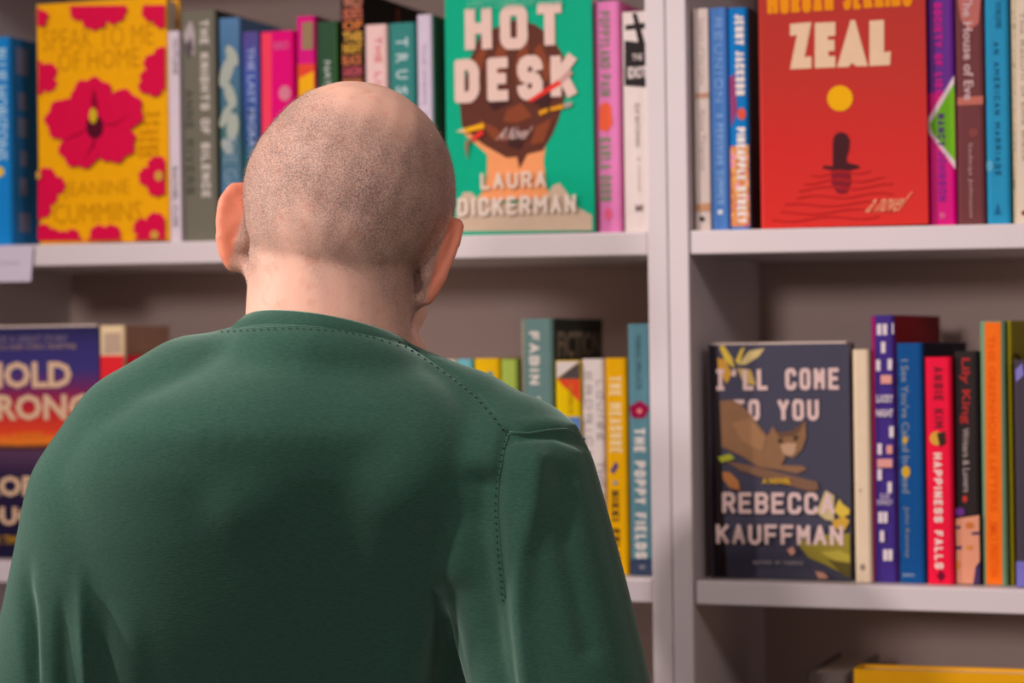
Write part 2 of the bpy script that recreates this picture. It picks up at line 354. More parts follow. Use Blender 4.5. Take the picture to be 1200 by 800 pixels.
B = spine_book('blue book with pale foliage picture on its spine right of the grey-olive book', 257, 283, 22, ZU, gradmat('cover_foliage', [(0, (70, 86, 120)), (.06, (84, 120, 150)), (.12, (70, 108, 110)), (.2, (74, 112, 146)), (.23, (84, 122, 160))], warp=0.03), yr=YU, group=GU)

for q in ((266, 84, 7, 20, .3), (272, 66, 6, 13, -.4), (270, 112, 6, 16, -.3), (265, 136, 5, 15, .4), (273, 150, 7, 17, .1), (267, 172, 6, 10, -.5)): B.ell(q[0], q[1], q[2], q[3], (168, 172, 160), 'printed_leaves', q[4])
B.text('THE GARDEN', (263, 160, 279, 270), (130, 154, 176), 0.0, True)
B = spine_book('violet to green shaded book left of the coral and magenta spine', 284, 305.5, 38, ZU, gradmat('cover_violet', [(0, (30, 96, 66)), (.05, (38, 110, 80)), (.1, (44, 78, 120)), (.16, (64, 84, 160)), (.22, (92, 66, 128))]), yr=YU, group=GU)
B.text('THE LAST MIGRATION', (290, 56, 300, 210), (160, 172, 210), 0.01, True)
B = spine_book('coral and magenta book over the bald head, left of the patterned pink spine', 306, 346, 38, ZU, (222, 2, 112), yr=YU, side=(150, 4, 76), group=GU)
B.poly([(306.6, 39.5), (318.5, 39.5), (318.5, 279), (306.6, 279)], (252, 62, 92), 'spine_band'); B.text('BIRD', (321, 50, 339, 58), (214, 90, 140), 0.02); B.ell(334, 110, 7, 9, (214, 120, 140))

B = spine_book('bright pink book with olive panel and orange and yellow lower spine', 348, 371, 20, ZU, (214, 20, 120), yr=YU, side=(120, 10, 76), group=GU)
B.poly([(354, 27), (367, 26), (367, 58), (354, 59)], (150, 120, 88)); B.poly([(349, 76), (370, 75), (370, 180), (349, 180)], (228, 70, 46)); B.poly([(351, 92), (368, 84), (368, 130), (351, 130)], (240, 170, 20))
B = spine_book('dark green book left of the tall black book with orange lettering', 372, 397.5, 26, ZU, (48, 78, 54), yr=YU, group=GU)
B.text('NATURE', (380, 72, 388, 130), (176, 184, 170), 0.02, True); B.poly([(393, 28), (397, 28), (397, 278), (393, 278)], (54, 96, 40), 'spine_band')
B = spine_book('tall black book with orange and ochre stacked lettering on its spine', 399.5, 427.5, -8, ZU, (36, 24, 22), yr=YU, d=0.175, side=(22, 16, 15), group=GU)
for i, (t, cc) in enumerate((('WILD', (196, 120, 96)), ('SECRETS', (204, 110, 84)), ('OF', (206, 116, 60)), ('THIS', (220, 164, 66)), ('NIGHT', (214, 160, 60)), ('BLACK', (206, 116, 72)), ('GARDEN', (190, 84, 96)), ('MOON', (200, 120, 80)))):
    B.text(t, (402, -2+13.5*i, 425, 8.5+13.5*i), cc, 0.035)
b = bmesh.new(); box(b, B.w-0.0001, B.w+0.0007, 0.083, 0.094, B.h-0.045, B.h-0.006); obj('side_print', b, mat((96, 46, 30)), B.root)
B = spine_book('pale pink book with red spine title beside the teal book', 428.5, 455.5, 30, ZU, (232, 190, 184), yr=YU, group=GU)
B.cap('THE LION WOMEN', (439, 44, 449, 190), (210, 98, 100), 0.2, 0.3, True)
B = spine_book('teal book with spaced white letters on its spine', 457, 488, 28, ZU, (54, 128, 122), yr=YU, group=GU)
for i, ch in enumerate('TRUST'): B.text(ch, (464, 45+19*i, 478, 55+19*i), (178, 196, 196), 0.03, True)
B = spine_book('lilac-white book with faint spine title left of the green face-out cover', 489.5, 508, 18, ZU, (208, 188, 204), yr=YU, side=(58, 116, 92), group=GU)
B.text('THE WREN, THE WREN', (494, 52, 501, 200), (164, 140, 164), 0.0, True)
# green face-out cover
GRN = (2, 166, 126)
B = face_book('green face-out book showing the back of a brown-haired head with pencils', 521.5, 695, -14, ZU, GRN, yr=0.008, t=0.034, group=GU)
OR_, HAIR, HAIR2, GREY = (236, 150, 96), (96, 50, 38), (134, 66, 40), (202, 172, 148)
B.poly([(571, 182), (560, 172), (541, 155), (552, 152), (640, 168), (637, 190), (640, 219), (646, 236), (558, 236), (568, 222), (571, 200)], OR_)
B.poly([(535, 271.5), (535, 244), (543, 226), (552, 226), (560, 233), (600, 240), (640, 232), (648, 219), (656, 216), (668, 232), (676, 244), (690, 252), (694, 254), (694, 271.5)], GREY)
B.poly([(541, 148), (539, 122), (546, 92), (551, 70), (562, 44), (580, 34), (604, 24), (627, 30), (646, 44), (661, 68), (667, 94), (662, 116), (655, 140), (648, 158), (636, 178), (618, 182), (614, 190), (609, 199), (606, 185), (594, 186), (580, 178), (566, 170)], HAIR)
for q in ([(552, 78), (566, 52), (574, 48), (562, 90), (554, 104)], [(578, 70), (588, 46), (594, 60), (588, 96), (580, 88)], [(604, 76), (612, 48), (620, 44), (618, 90), (606, 100)], [(626, 60), (634, 52), (648, 84), (640, 100)], [(594, 130), (612, 122), (624, 138), (606, 146), (590, 144)], [(560, 140), (580, 150), (600, 166), (580, 166)], [(628, 150), (648, 140), (638, 168), (622, 172)]): B.poly(q, HAIR2)
B.shape([[(570, 118), (590, 108), (600, 120), (578, 130)], [(598, 150), (616, 156), (610, 176), (596, 172)], [(632, 104), (650, 110), (640, 130), (626, 122)]], (66, 36, 34))
PINKW = (226, 190, 176)
B.cap('HOT', (545, 10, 661, 56), PINKW, 0.25, 0.30, name='title'); B.cap('DESK', (533, 71, 676, 116), PINKW, 0.25, 0.32, name='title')
B.poly([(618, 120), (654, 96), (660, 100), (624, 121)], (226, 52, 44)); B.poly([(654, 96), (668, 83), (672, 88), (660, 100)], (200, 150, 140))
B.shape([[(632, 132), (642, 128), (643, 133), (633, 137)], [(645, 128), (660, 124), (661, 129), (646, 132)]], (226, 150, 30)); B.poly([(661, 123), (671, 121), (671, 126), (662, 129)], (170, 150, 140))
B.poly([(543, 152), (567, 145), (569, 151), (545, 157)], (240, 168, 24)); B.poly([(535, 155), (544, 151), (546, 157)], (214, 190, 150)); B.poly([(553, 162), (566, 152), (568, 158), (557, 166)], (222, 54, 44)); B.poly([(546, 166), (555, 162), (550, 172), (549, 188), (546, 176)], (140, 110, 80))
B.text('A Novel', (582, 151, 626, 164), (214, 176, 168), 0.01, slant=0.3)
B.cap('LAURA', (564, 204, 641, 221), (226, 196, 176), 0.2, 0.3, name='author_name'); B.cap('DICKERMAN', (537, 233, 676, 251), (228, 204, 188), 0.2, 0.3, name='author_name')
B.text('A PERFECTLY CHARMING ROMP OF A NOVEL', (548, 2, 661, 7), (110, 190, 160), 0.0)
B = spine_book('pink book with green lettering and orange blot right of the green cover', 696.5, 728, 3, ZU, (226, 124, 178), yr=YU, side=(206, 90, 150), group=GU)
B.cap('POPPYLAND PAIN', (702, 14, 716, 113), (132, 128, 110), 0.17, 0.28, True, 'title'); B.cap('KARLA DORN', (702, 162, 717, 236), (132, 140, 110), 0.17, 0.28, True, 'author_name'); B.poly([(703, 124), (710, 120), (716, 124), (718, 146), (712, 155), (702, 152)], (240, 96, 60)); B.ell(713, 251, 4, 7, (240, 96, 130))
B = spine_book('white book with black band and cross at the right end of upper left shelf', 731, 760.5, 15, ZU, (226, 206, 200), yr=YU, hard=False, group=GU)
BK = (44, 38, 38)
B.poly([(732, 48), (760, 51), (760, 103), (732, 101)], BK, 'spine_band'); B.poly([(733, 30), (759, 27), (759, 34), (733, 36)], BK, 'printed_cross'); B.poly([(741, 16), (746, 16), (756, 52), (748, 50)], BK, 'printed_cross')
B.text('THE', (741, 64, 753, 71), (214, 196, 190), 0.02); B.text('IDIOT', (736, 79, 758, 92), (226, 206, 200), 0.04); B.text('ELIF BATUMAN', (744, 122, 750, 172), (150, 130, 126), 0.0, True); B.text('a novel', (747, 184, 751, 224), (186, 166, 160), 0.0, True); B.text('M', (745, 240, 753, 248), (150, 130, 126), 0.02)
# ---- upper shelf, right bookcase
B = spine_book('cream paperback with small rust marks at the left end of upper right shelf', 814, 832, 11, ZU, (222, 200, 190), yr=YU, hard=False, group=GV)
B.text('Sisters of the Lake', (819, 22, 826, 100), (176, 156, 150), 0.0, True); B.text('Anne Tiverton', (820, 128, 827, 200), (176, 156, 150), 0.0, True); B.poly([(815, 110), (832, 109), (832, 115), (815, 116)], (196, 146, 120)); B.poly([(816, 240), (834, 238), (834, 248), (816, 248)], (206, 150, 110)); B.ell(823, 257, 3, 3, (40, 30, 34))
B = spine_book('sky blue book with pale spine lettering on the upper right shelf', 832.5, 854, 10, ZU, (78, 124, 190), yr=YU, group=GV)
B.cap('REUNION', (837, 22, 847, 120), (136, 172, 220), 0.14, 0.4, True); B.cap('A PERUVIAN SUMMER', (839, 134, 849, 240), (140, 176, 222), 0.14, 0.4, True); B.ell(844, 249, 3, 3, (226, 224, 226))
B = spine_book('blue book with white title and colourful lower spine left of the red cover', 854.5, 878, 10, ZU, (10, 116, 186), yr=YU, side=(60, 44, 38), group=GV)
B.poly([(856, 172), (880, 170), (881, 266), (857, 266)], blotchmat('cover_party', [(226, 120, 170), (240, 170, 40), (190, 90, 60), (226, 150, 60), (200, 60, 100)], 110)); B.poly([(855, 92), (861, 86), (864, 130), (857, 150)], (150, 60, 110)); B.ell(869, 134, 5, 7, (220, 84, 60))
B.cap('JENNY JACKSON', (861, 18, 873, 112), (232, 214, 206), 0.27, 0.28, True, 'author_name'); B.cap('PINEAPPLE STREET', (863, 150, 875, 262), (236, 222, 214), 0.26, 0.28, True, 'title')
RED = gradmat('cover_red_sea', [(0, (218, 38, 30)), (.08, (204, 32, 26)), (.14, (186, 40, 27)), (.24, (172, 42, 30))])
B = face_book('red face-out book with yellow sun above a dark swimmer', 889.5, 1086, -22, ZU, RED, yr=0.006, t=0.036, group=GV)
B.cap('MORGAN JERKINS', (899, -10, 1069, 9), (232, 140, 10), 0.22, 0.22, name='author_name'); ZC = (228, 190, 156)
B.shape([[(926, 29), (951, 27), (943, 68), (951, 67), (951, 81), (926, 82), (934, 42), (926, 43)], [(955, 28), (979, 27), (979, 43), (970, 44), (970, 48), (978, 48), (978, 61), (971, 61), (971, 67), (979, 67), (979, 80), (955, 81)],
         [(997, 25), (1002, 25), (1017, 79), (1003, 79), (999, 75), (994, 80), (981, 80)], [(1019, 26), (1036, 25), (1036, 63), (1044, 62), (1043, 78), (1019, 79)]], ZC, 'title')
B.ell(984.5, 116.5, 15, 15, (236, 168, 6), 'printed_sun')
SW = (70, 28, 34)
B.shape([[(976, 196), (976, 170), (977, 162), (981, 157), (987, 156), (993, 159), (996, 166), (995, 178), (992, 186), (993, 192), (1006, 195), (1008, 198), (996, 201), (972, 200), (963, 198), (966, 195)]], SW, 'printed_swimmer')
B.poly([(974, 201), (996, 201), (997, 216), (992, 228), (982, 228), (975, 218)], (134, 28, 40), 'printed_swimmer')
rip = []
for i, (x0, x1, y) in enumerate(((950, 1020, 205), (942, 1036, 214), (936, 1046, 222), (934, 1046, 232), (920, 1060, 241), (916, 1050, 250), (905, 1030, 258))):
    q = [(x0+(x1-x0)*k/12, y+2.2*math.sin(k*0.8+i)-1.3*k/12*3) for k in range(13)]
    rip.append(q + [(a, b+1.8) for a, b in q[::-1]])
B.shape(rip, (190, 34, 32), 'printed_ripples')
B.text('a novel', (1013, 228, 1070, 249), (238, 170, 128), 0.0, slant=0.45)
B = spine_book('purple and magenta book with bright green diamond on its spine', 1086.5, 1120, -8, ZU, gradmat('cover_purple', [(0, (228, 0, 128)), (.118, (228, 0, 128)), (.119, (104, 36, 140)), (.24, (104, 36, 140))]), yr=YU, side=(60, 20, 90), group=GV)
B.poly([(1086.9, 140), (1120, 89), (1120, 199), (1088, 156)], (226, 196, 200)); B.poly([(1090, 146), (1120, 98), (1120, 190), (1092, 155)], (112, 178, 30))
B.cap('SOCIETY OF LIES', (1094, 4, 1105, 112), (214, 30, 140), 0.26, 0.3, True, 'title'); B.cap('NANCY', (1098, 134, 1108, 172), (84, 48, 110), 0.22, 0.34, True); B.cap('JOHNSON', (1099, 178, 1109, 236), (150, 40, 150), 0.22, 0.34, True)
B.text('B', (1102, 250, 1108, 256), (232, 120, 170), 0.02)
B = spine_book('mauve-brown book with pale script title right of the green-diamond spine', 1120.5, 1154.5, -8, ZU, (112, 58, 60), yr=YU, group=GV)
B.poly([(1122, -4), (1150, -6), (1147, 28), (1136, 36), (1126, 24)], (186, 104, 96)); B.poly([(1122, 115), (1152, 113), (1152, 123), (1122, 124)], (190, 106, 92)); B.ell(1141, 156, 6, 5, (136, 68, 66))
B.text('The House of Eve', (1128, -6, 1141, 118), (206, 170, 170), 0.02, True, 'title'); B.text('Sadeqa Johnson', (1134, 168, 1141, 255), (190, 150, 150), 0.0, True, 'author_name')
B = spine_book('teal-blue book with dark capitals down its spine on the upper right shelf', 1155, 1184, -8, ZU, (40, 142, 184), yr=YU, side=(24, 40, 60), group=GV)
B.cap('AN AMERICAN MARRIAGE', (1164, 50, 1173, 206), (18, 78, 112), 0.2, 0.5, True, 'title'); B.text('TAYARI JONES', (1164, 2, 1174, 34), (18, 92, 130), 0.02, True); B.poly([(1165, 252), (1169, 238), (1173, 252)], (24, 100, 140)); B.ell(1160, 195, 4, 7, (90, 166, 196))
B = spine_book('cream book with speckled green edge at the right end of upper shelf', 1186, 1216, -8, ZU, (222, 200, 178), yr=YU, group=GV)
B.poly([(1186.3, 0), (1190, 0), (1190, 262), (1186.3, 262)], blotchmat('cover_speckle', [(150, 140, 90), (210, 190, 150), (190, 160, 110)], 200)); B.text('The Return of Ellie Black', (1195, 14, 1203, 190), (170, 150, 130), 0.0, True); B.ell(1200, 250, 3, 3, (140, 50, 40))
# ---- middle shelf, left bookcase
SUN = gradmat('cover_sunset', [(0, (26, 22, 50)), (.085, (44, 30, 62)), (.112, (92, 60, 88)), (.116, (60, 34, 40)), (.122, (250, 130, 40)), (.132, (232, 70, 40)), (.158, (190, 36, 50)), (.178, (112, 44, 96)), (.196, (64, 54, 118)), (.222, (58, 50, 108)), (.238, (44, 40, 80))], warp=0.006)
B = face_book('face-out book with a purple and orange sunset cover left of the man', -52, 117, 385.5, ZM, SUN, yr=YM, t=0.03, proud=0.002, group=GM)
TAN = (226, 184, 150)
B.text('HOLD', (-22, 425, 84, 456), TAN, 0.035, name='title'); B.text('STRONG', (-46, 463, 108, 494), TAN, 0.035, name='title'); B.text('A NOVEL', (15, 507, 52, 515), (236, 130, 40), 0.02)
B.text('ROBERT', (-19, 558, 100, 584), TAN, 0.035, name='author_name'); B.text('DUGONI', (-21, 594, 98, 618), TAN, 0.035, name='author_name'); B.text('FOUNDER OF A GREAT STORY', (-46, 395, 80, 402), (140, 120, 140), 0.0); B.text('JEFF LANGHOLZ AND CHRIS CRABTREE', (-46, 405, 90, 412), (170, 140, 130), 0.0); B.text('NEW YORK TIMES BESTSELLER', (-46, 627, 80, 640), (190, 140, 40), 0.02)
B = spine_book('cream-topped red book standing right of the sunset cover', 117.5, 147, 382, ZM, (240, 208, 164), yr=YM, d=0.10, side=(176, 134, 114), group=GM)
B.poly([(118, 417), (148, 417), (148, 655), (118, 655)], (236, 44, 52), 'spine_band'); B.poly([(122, 391), (141, 390), (142, 414), (122, 415)], (196, 164, 140)); B.ell(138, 445, 6, 4, (238, 90, 80))
B = spine_book('dark red book between the cream-topped spine and the green shoulder', 148.8, 178, 417, ZM, (160, 16, 34), yr=YM+0.001, group=GM)

B = spine_book('cream book just visible right of the man\'s neck on the middle shelf', 512, 536.5, 422, ZM, (230, 204, 184), yr=YM, group=GM)

B = spine_book('light blue book behind the green shoulder, beside the bright yellow spine', 537, 556, 421, ZM, (110, 178, 186), yr=YM, group=GM)

B = spine_book('bright yellow book behind the green shoulder with a teal mark on its spine', 557, 588, 420.5, ZM, (240, 186, 12), yr=YM, group=GM)
B.poly([(567, 446), (572, 436), (577, 436), (580, 452), (578, 470), (568, 470)], (64, 140, 140))
B = spine_book('lime green book with orange edge behind the green shoulder', 588.5, 608.5, 421.5, ZM, (172, 190, 84), yr=YM, side=(216, 150, 40), group=GM)

B = spine_book('tall grey-teal book with white capitals, tallest behind the man\'s right shoulder', 611.5, 650, 374, ZM, (108, 136, 132), yr=YM, d=0.16, side=(56, 56, 50), group=GM)
B.cap('FABIN THE SUN', (620, 389, 634, 560), (228, 214, 204), 0.26, 0.3, True, 'title'); B.poly([(611.8, 376), (614.5, 376), (614.5, 676), (611.8, 676)], (166, 150, 130), 'spine_band')
cc, ff = glyphs('FICTION', 0.03); me = bpy.data.meshes.new('side_print'); me.from_pydata([(B.w+0.0006, 0.012+u*0.140, B.h-0.038+v*0.026) for u, v in cc], [], ff); me.update(); link('side_print', me, mat((150, 128, 112)), B.cover)
B = spine_book('book with white, grey, red, yellow and blue geometric spine', 652, 682, 423, ZM, (240, 196, 6), yr=YM-0.002, group=GM)
B.poly([(652.3, 424), (680, 424), (652.3, 444)], (226, 208, 200)); B.poly([(681, 424.5), (681.4, 444.5), (653, 444.5)], (84, 74, 72)); B.poly([(653, 445), (681.6, 445), (681.8, 472)], (232, 72, 44)); B.poly([(652.6, 489), (682, 489), (683, 530), (652.8, 530)], (96, 132, 186)); B.poly([(653, 530), (683, 530), (684, 670), (653, 670)], (214, 196, 190))
B.text('TOMORROW', (665, 450, 672, 486), (190, 150, 20), 0.0, True)
B = spine_book('white book with two columns of grey capitals beside the yellow spine', 683, 710, 421, ZM, (228, 210, 204), yr=YM, group=GM)
B.cap('ERDRICH', (685.5, 436, 694.5, 540), (170, 158, 158), 0.15, 0.5, True, 'author_name'); B.cap('LOUISE', (699, 446, 707, 516), (164, 152, 152), 0.15, 0.5, True, 'author_name'); B.text('THE SENTENCE', (699, 540, 709, 660), (164, 152, 152), 0.0, True, 'title')
B = spine_book('yellow-orange book with pale title between white and slate-blue spines', 710.5, 736, 420, ZM, (236, 170, 8), yr=YM, side=(190, 130, 20), group=GM)
B.cap('THE MEASURE', (714, 441, 729, 531), (244, 206, 150), 0.22, 0.32, True, 'title'); B.cap('NIKKI ERLICK', (716, 575, 727, 668), (96, 66, 30), 0.24, 0.34, True, 'author_name'); B.poly([(715, 552), (722, 541), (725, 546), (719, 556)], (90, 70, 120)); B.ell(721, 566, 2.5, 2.5, (150, 150, 160))
B = spine_book('slate-blue book with crimson poppy on its spine beside the double upright', 737, 764, 380, ZM, (92, 134, 146), yr=YM, group=GM)
B.cap('THE POPPY FIELDS', (743, 502, 758, 655), (230, 214, 208), 0.24, 0.34, True, 'title'); B.text('NIKKI ERLICK', (745, 394, 752, 458), (62, 88, 100), 0.0, True, 'author_name'); B.poly(petals(749, 481, 11, 5, 0.4, 0.25), (150, 14, 66), 'printed_poppy'); B.ell(749.5, 482, 3, 3, (226, 130, 120)); B.poly([(738.5, 655), (765, 655), (766, 678.5), (739, 678.5)], (56, 66, 92), 'spine_band'); B.text('W', (749, 662, 757, 668), (180, 170, 180), 0.0)
# ---- middle shelf, right bookcase
SLATE = (72, 68, 84)
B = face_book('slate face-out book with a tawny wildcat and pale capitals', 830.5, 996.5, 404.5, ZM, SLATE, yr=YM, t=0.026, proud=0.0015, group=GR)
B.poly([(832, 406), (840, 406), (852, 679), (837, 679)], (38, 28, 30), 'cover_edge_strip')  # dark strip down the left edge of the cover
YL, YG, CAT, CAT2, PK = (220, 184, 70), (176, 150, 56), (142, 102, 72), (108, 76, 58), (222, 186, 180)
for q, c in (([(843, 407), (848, 404.8), (858, 420), (861, 432), (850, 424)], YL), ([(862, 424), (868, 410), (873, 407), (866, 428)], YL), ([(865, 428), (878, 412), (896, 409), (890, 418), (874, 428)], (206, 180, 120)), ([(841, 420), (850, 422), (858, 438), (852, 450), (842, 436)], (206, 150, 60)), ([(864, 432), (880, 434), (886, 452), (872, 450)], (196, 160, 90))): B.poly(q, c, 'printed_leaves')
B.cap("I'LL COME", (838, 433, 984, 458), PK, 0.19, 0.30, name='title', mono=True)
B.cap('TO YOU', (860, 469, 960, 494), PK, 0.19, 0.30, name='title', mono=True)
B.poly([(844, 470), (858, 469), (868, 474), (880, 486), (890, 500), (900, 512), (906, 500), (912, 508), (930, 506), (944, 494), (945, 514), (940, 528), (930, 538), (922, 534), (916, 546), (940, 547), (946, 551), (934, 556), (916, 552), (890, 548), (868, 534), (846, 524)], CAT, 'printed_cat')
B.poly([(906, 502), (914, 508), (928, 506), (943, 495), (938, 506), (930, 512), (914, 514)], CAT2, 'printed_cat'); B.shape([[(912, 515), (918, 515), (917, 521), (912, 520)], [(930, 512), (936, 511), (935, 517), (931, 518)]], (70, 54, 40), 'printed_cat'); B.poly([(915, 522), (924, 520), (934, 521), (932, 532), (926, 536), (918, 532)], (186, 146, 116), 'printed_cat')
B.poly([(880, 490), (898, 514), (894, 530), (870, 518), (858, 496)], (158, 114, 80), 'printed_cat')
B.poly([(850, 540), (880, 546), (920, 556), (958, 566), (960, 575), (950, 577), (910, 566), (868, 552)], (128, 92, 72), 'printed_branch')
B.poly([(847, 553), (856, 554), (866, 564), (868, 575), (856, 572), (848, 562)], (186, 120, 70), 'printed_leaves'); B.poly([(842, 536), (856, 532), (862, 538), (846, 542)], (170, 170, 50), 'printed_leaves')
for q, c in (([(962, 590), (968, 576), (978, 582), (978, 612), (968, 610), (958, 602)], (206, 180, 130)), ([(978, 600), (984, 586), (988, 592), (998, 598), (998, 604), (986, 608)], YL), ([(976, 612), (990, 606), (998, 612), (990, 624), (978, 620)], (210, 160, 60))): B.poly(q, c, 'printed_leaves')
B.cap('REBECCA', (847, 577, 979, 604), PK, 0.19, 0.24, name='author_name', mono=True)
B.poly([(934, 636), (940, 632), (952, 638), (966, 628), (998, 626), (999, 676), (986, 672), (966, 662), (948, 654)], (150, 132, 50), 'printed_bird'); B.poly([(962, 648), (984, 646), (999, 652), (999, 660), (978, 658)], (186, 164, 64), 'printed_bird'); B.poly([(970, 656), (1000, 662), (1000, 678), (990, 676)], (98, 84, 40), 'printed_bird')
B.cap('KAUFFMAN', (840, 614, 989, 641), PK, 0.19, 0.24, name='author_name', mono=True)
B.poly([(923, 645), (930, 641), (933, 648), (928, 652)], (214, 150, 130)); B.poly([(956, 670), (966, 672), (972, 678), (960, 679)], (200, 140, 120))
B.text('A NOVEL', (894, 561, 928, 568), (222, 170, 40), 0.03); B.cap('AUTHOR OF CHORUS', (883, 657, 942, 663), (150, 136, 144), 0.2, 0.3)
B = spine_book('plain cream book standing right of the wildcat cover', 1000.5, 1021, 410, ZM, (228, 200, 170), yr=YM-0.006, group=GR)
B.ell(1011, 665, 3, 4, (150, 130, 116)); B.ell(1008, 575, 1.6, 1.6, (180, 150, 130))
RZ = math.radians(-5)
B = spine_book('tall violet book with white window shapes on its spine', 1021.5, 1051, 370, ZM, (66, 44, 124), yr=YM, side=(150, 6, 22), rz=RZ, d=0.165, group=GR)
B.poly([(1022, 371), (1025, 371), (1026, 688), (1023, 688)], (176, 16, 70), 'spine_band')
win = [(1028, 380), (1035, 380), (1046, 379), (1033, 401), (1027, 422), (1041, 421), (1043, 500), (1029, 520), (1029, 550), (1041, 565), (1030, 600), (1036, 600), (1032, 622), (1036, 644), (1042, 644)]
for x, y in win: B.poly([(x, y), (x+5, y), (x+5, y+13), (x, y+13)], (222, 202, 206), 'printed_mark')
for q in ([(1033, 440), (1046, 440), (1046, 450), (1033, 450)], [(1029, 538), (1047, 538), (1047, 548), (1029, 548)], [(1040, 522), (1047, 522), (1047, 532), (1040, 532)]): B.poly(q, (222, 150, 140), 'printed_mark')
B.text('LUCKY', (1028, 463, 1048, 472), (222, 202, 206), 0.03, name='title'); B.text('NIGHT', (1028, 480, 1048, 489), (222, 202, 206), 0.03, name='title'); B.text('ELLEN\nKENNEDY', (1029, 578, 1048, 592), (190, 170, 190), 0.02, name='author_name')
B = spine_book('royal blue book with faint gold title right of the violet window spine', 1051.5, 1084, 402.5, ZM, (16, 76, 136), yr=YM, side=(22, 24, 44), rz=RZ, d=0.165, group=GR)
B.text("I See You've Called In Dead", (1056, 422, 1067, 578), (136, 140, 150), 0.01, True, 'title'); B.text('John Kenney', (1059, 594, 1067, 654), (140, 140, 140), 0.0, True, 'author_name'); B.text('ZANDO', (1058, 672, 1072, 676), (170, 180, 196), 0.01); B.ell(1062, 553, 5, 7, (206, 160, 50)); B.ell(1061, 516, 3, 4, (206, 160, 50))
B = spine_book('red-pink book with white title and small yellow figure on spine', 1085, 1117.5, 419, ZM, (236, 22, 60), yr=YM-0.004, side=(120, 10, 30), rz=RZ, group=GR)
B.cap('ANGIE KIM', (1094, 430, 1106, 502), (132, 26, 44), 0.24, 0.36, True, 'author_name'); B.cap('HAPPINESS FALLS', (1094, 531, 1106, 667), (244, 206, 196), 0.25, 0.34, True, 'title'); B.ell(1098, 514, 8, 8, (216, 160, 60)); B.poly([(1098, 508), (1108, 506), (1109, 520), (1102, 524)], (60, 40, 30)); B.poly([(1098, 675), (1103, 668), (1108, 675), (1103, 682)], (110, 14, 40))
B = spine_book('black book with red script title and peach lower spine', 1119.3, 1148.5, 412, ZM, (46, 38, 38), yr=YM, rz=RZ, group=GR)
B.text('Lily King', (1124, 420, 1138, 497), (176, 44, 44), 0.02, True, 'author_name'); B.text('Writers & Lovers', (1128, 502, 1137, 577), (170, 150, 146), 0.01, True, 'title'); B.ell(1131, 585, 3, 4, (190, 54, 44))
B.poly([(1119, 608), (1149, 604), (1150, 688), (1120, 688)], (222, 146, 116)); B.shape([[(1120, 617), (1126, 616), (1126, 620), (1120, 620)], [(1139, 624), (1148, 623), (1148, 627), (1139, 627)], [(1120, 640), (1128, 640), (1127, 644), (1120, 644)], [(1144, 664), (1150, 658), (1150, 688), (1141, 686)]], (70, 50, 90)); B.ell(1137, 616, 5, 4, (200, 110, 50)); B.ell(1137, 642, 4, 3, (210, 130, 60)); B.ell(1122, 662, 4, 5, (220, 130, 60)); B.ell(1125, 600, 6, 5, (110, 50, 130))
B = spine_book('tall orange book with sage green edges on its spine', 1149.5, 1180, 377, ZM, (118, 148, 112), yr=YM, rz=RZ, group=GR)
B.poly([(1154, 378), (1173, 378), (1175, 688), (1156, 688)], (244, 108, 22), 'spine_band'); B.text('THE GREENHOUSE LETTERS', (1158, 394, 1169, 600), (232, 84, 10), 0.02, True); B.text('EMILY PRESTON', (1160, 612, 1170, 676), (232, 84, 10), 0.02, True)
B = spine_book('olive-yellow book behind the dark plum spine at the right end', 1182.5, 1187.5, 376, ZM, (150, 132, 16), yr=YM+0.004, rz=RZ, side=(140, 124, 20), group=GR)
b = bmesh.new(); tube(b, [Vector((B.w+0.0006, 0.012+0.03*math.sin(k*0.26), B.h-0.06+0.03*math.cos(k*0.26))) for k in range(-2, 9)], 0.001, 6); obj('printed_arc', b, mat((60, 54, 20)), B.cover)
B = spine_book('dark plum book with violet foot at the right end of the middle shelf', 1189, 1216, 422, ZM, (70, 60, 70), yr=YM-0.012, rz=RZ, group=GR)
B.poly([(1189.4, 658), (1216, 658), (1217, 688), (1190, 688)], (120, 110, 190), 'spine_band'); B.poly([(1190, 434), (1198, 426), (1200, 440), (1191, 448)], (130, 120, 190))
# ---- shelf below, right bookcase
B = face_book('yellow face-out book on the shelf below the wildcat cover', 1002, 1206, 784, ZL, (236, 164, 14), yr=0.02, t=0.034, group='books on the lower right shelf')

B = spine_book('grey book lying upright left of the yellow lower book', 946, 996, 789, ZL, (120, 106, 104), yr=0.06, group='books on the lower right shelf')

# ------------------------------------------------------------------ shelf label
r = empty('shelf_label', onplane(-42, 331, -0.0015)); tag(r, 'white paper label hanging from the upper shelf edge under the blue book', 'label')
a = onplane(-42, 331, -0.001); c2 = onplane(39.5, 331, -0.001); tz = onplane(0, 287.5, -0.001).z
W_, H_ = c2.x-a.x, tz-a.z
b = bmesh.new(); vs = [(0, 0, 0), (W_-0.003, 0, 0), (W_, 0, H_), (0, 0, H_)]
f = b.faces.new([b.verts.new(v) for v in vs]); g = bmesh.ops.extrude_face_region(b, geom=[f])
for v in g['geom']:
    if isinstance(v, bmesh.types.BMVert): v.co.y -= 0.0005
bmesh.ops.recalc_face_normals(b, faces=b.faces[:])
card = obj('card', b, mat((206, 192, 206)), r)
cc, ff = glyphs('NEW FICTION', 0.0); me = bpy.data.meshes.new('lettering'); me.from_pydata([(0.008+u*(W_*0.8-0.008), -0.0007, H_*0.46+v*0.0035) for u, v in cc], [], ff); me.update(); link('lettering', me, mat((160, 144, 158)), card)
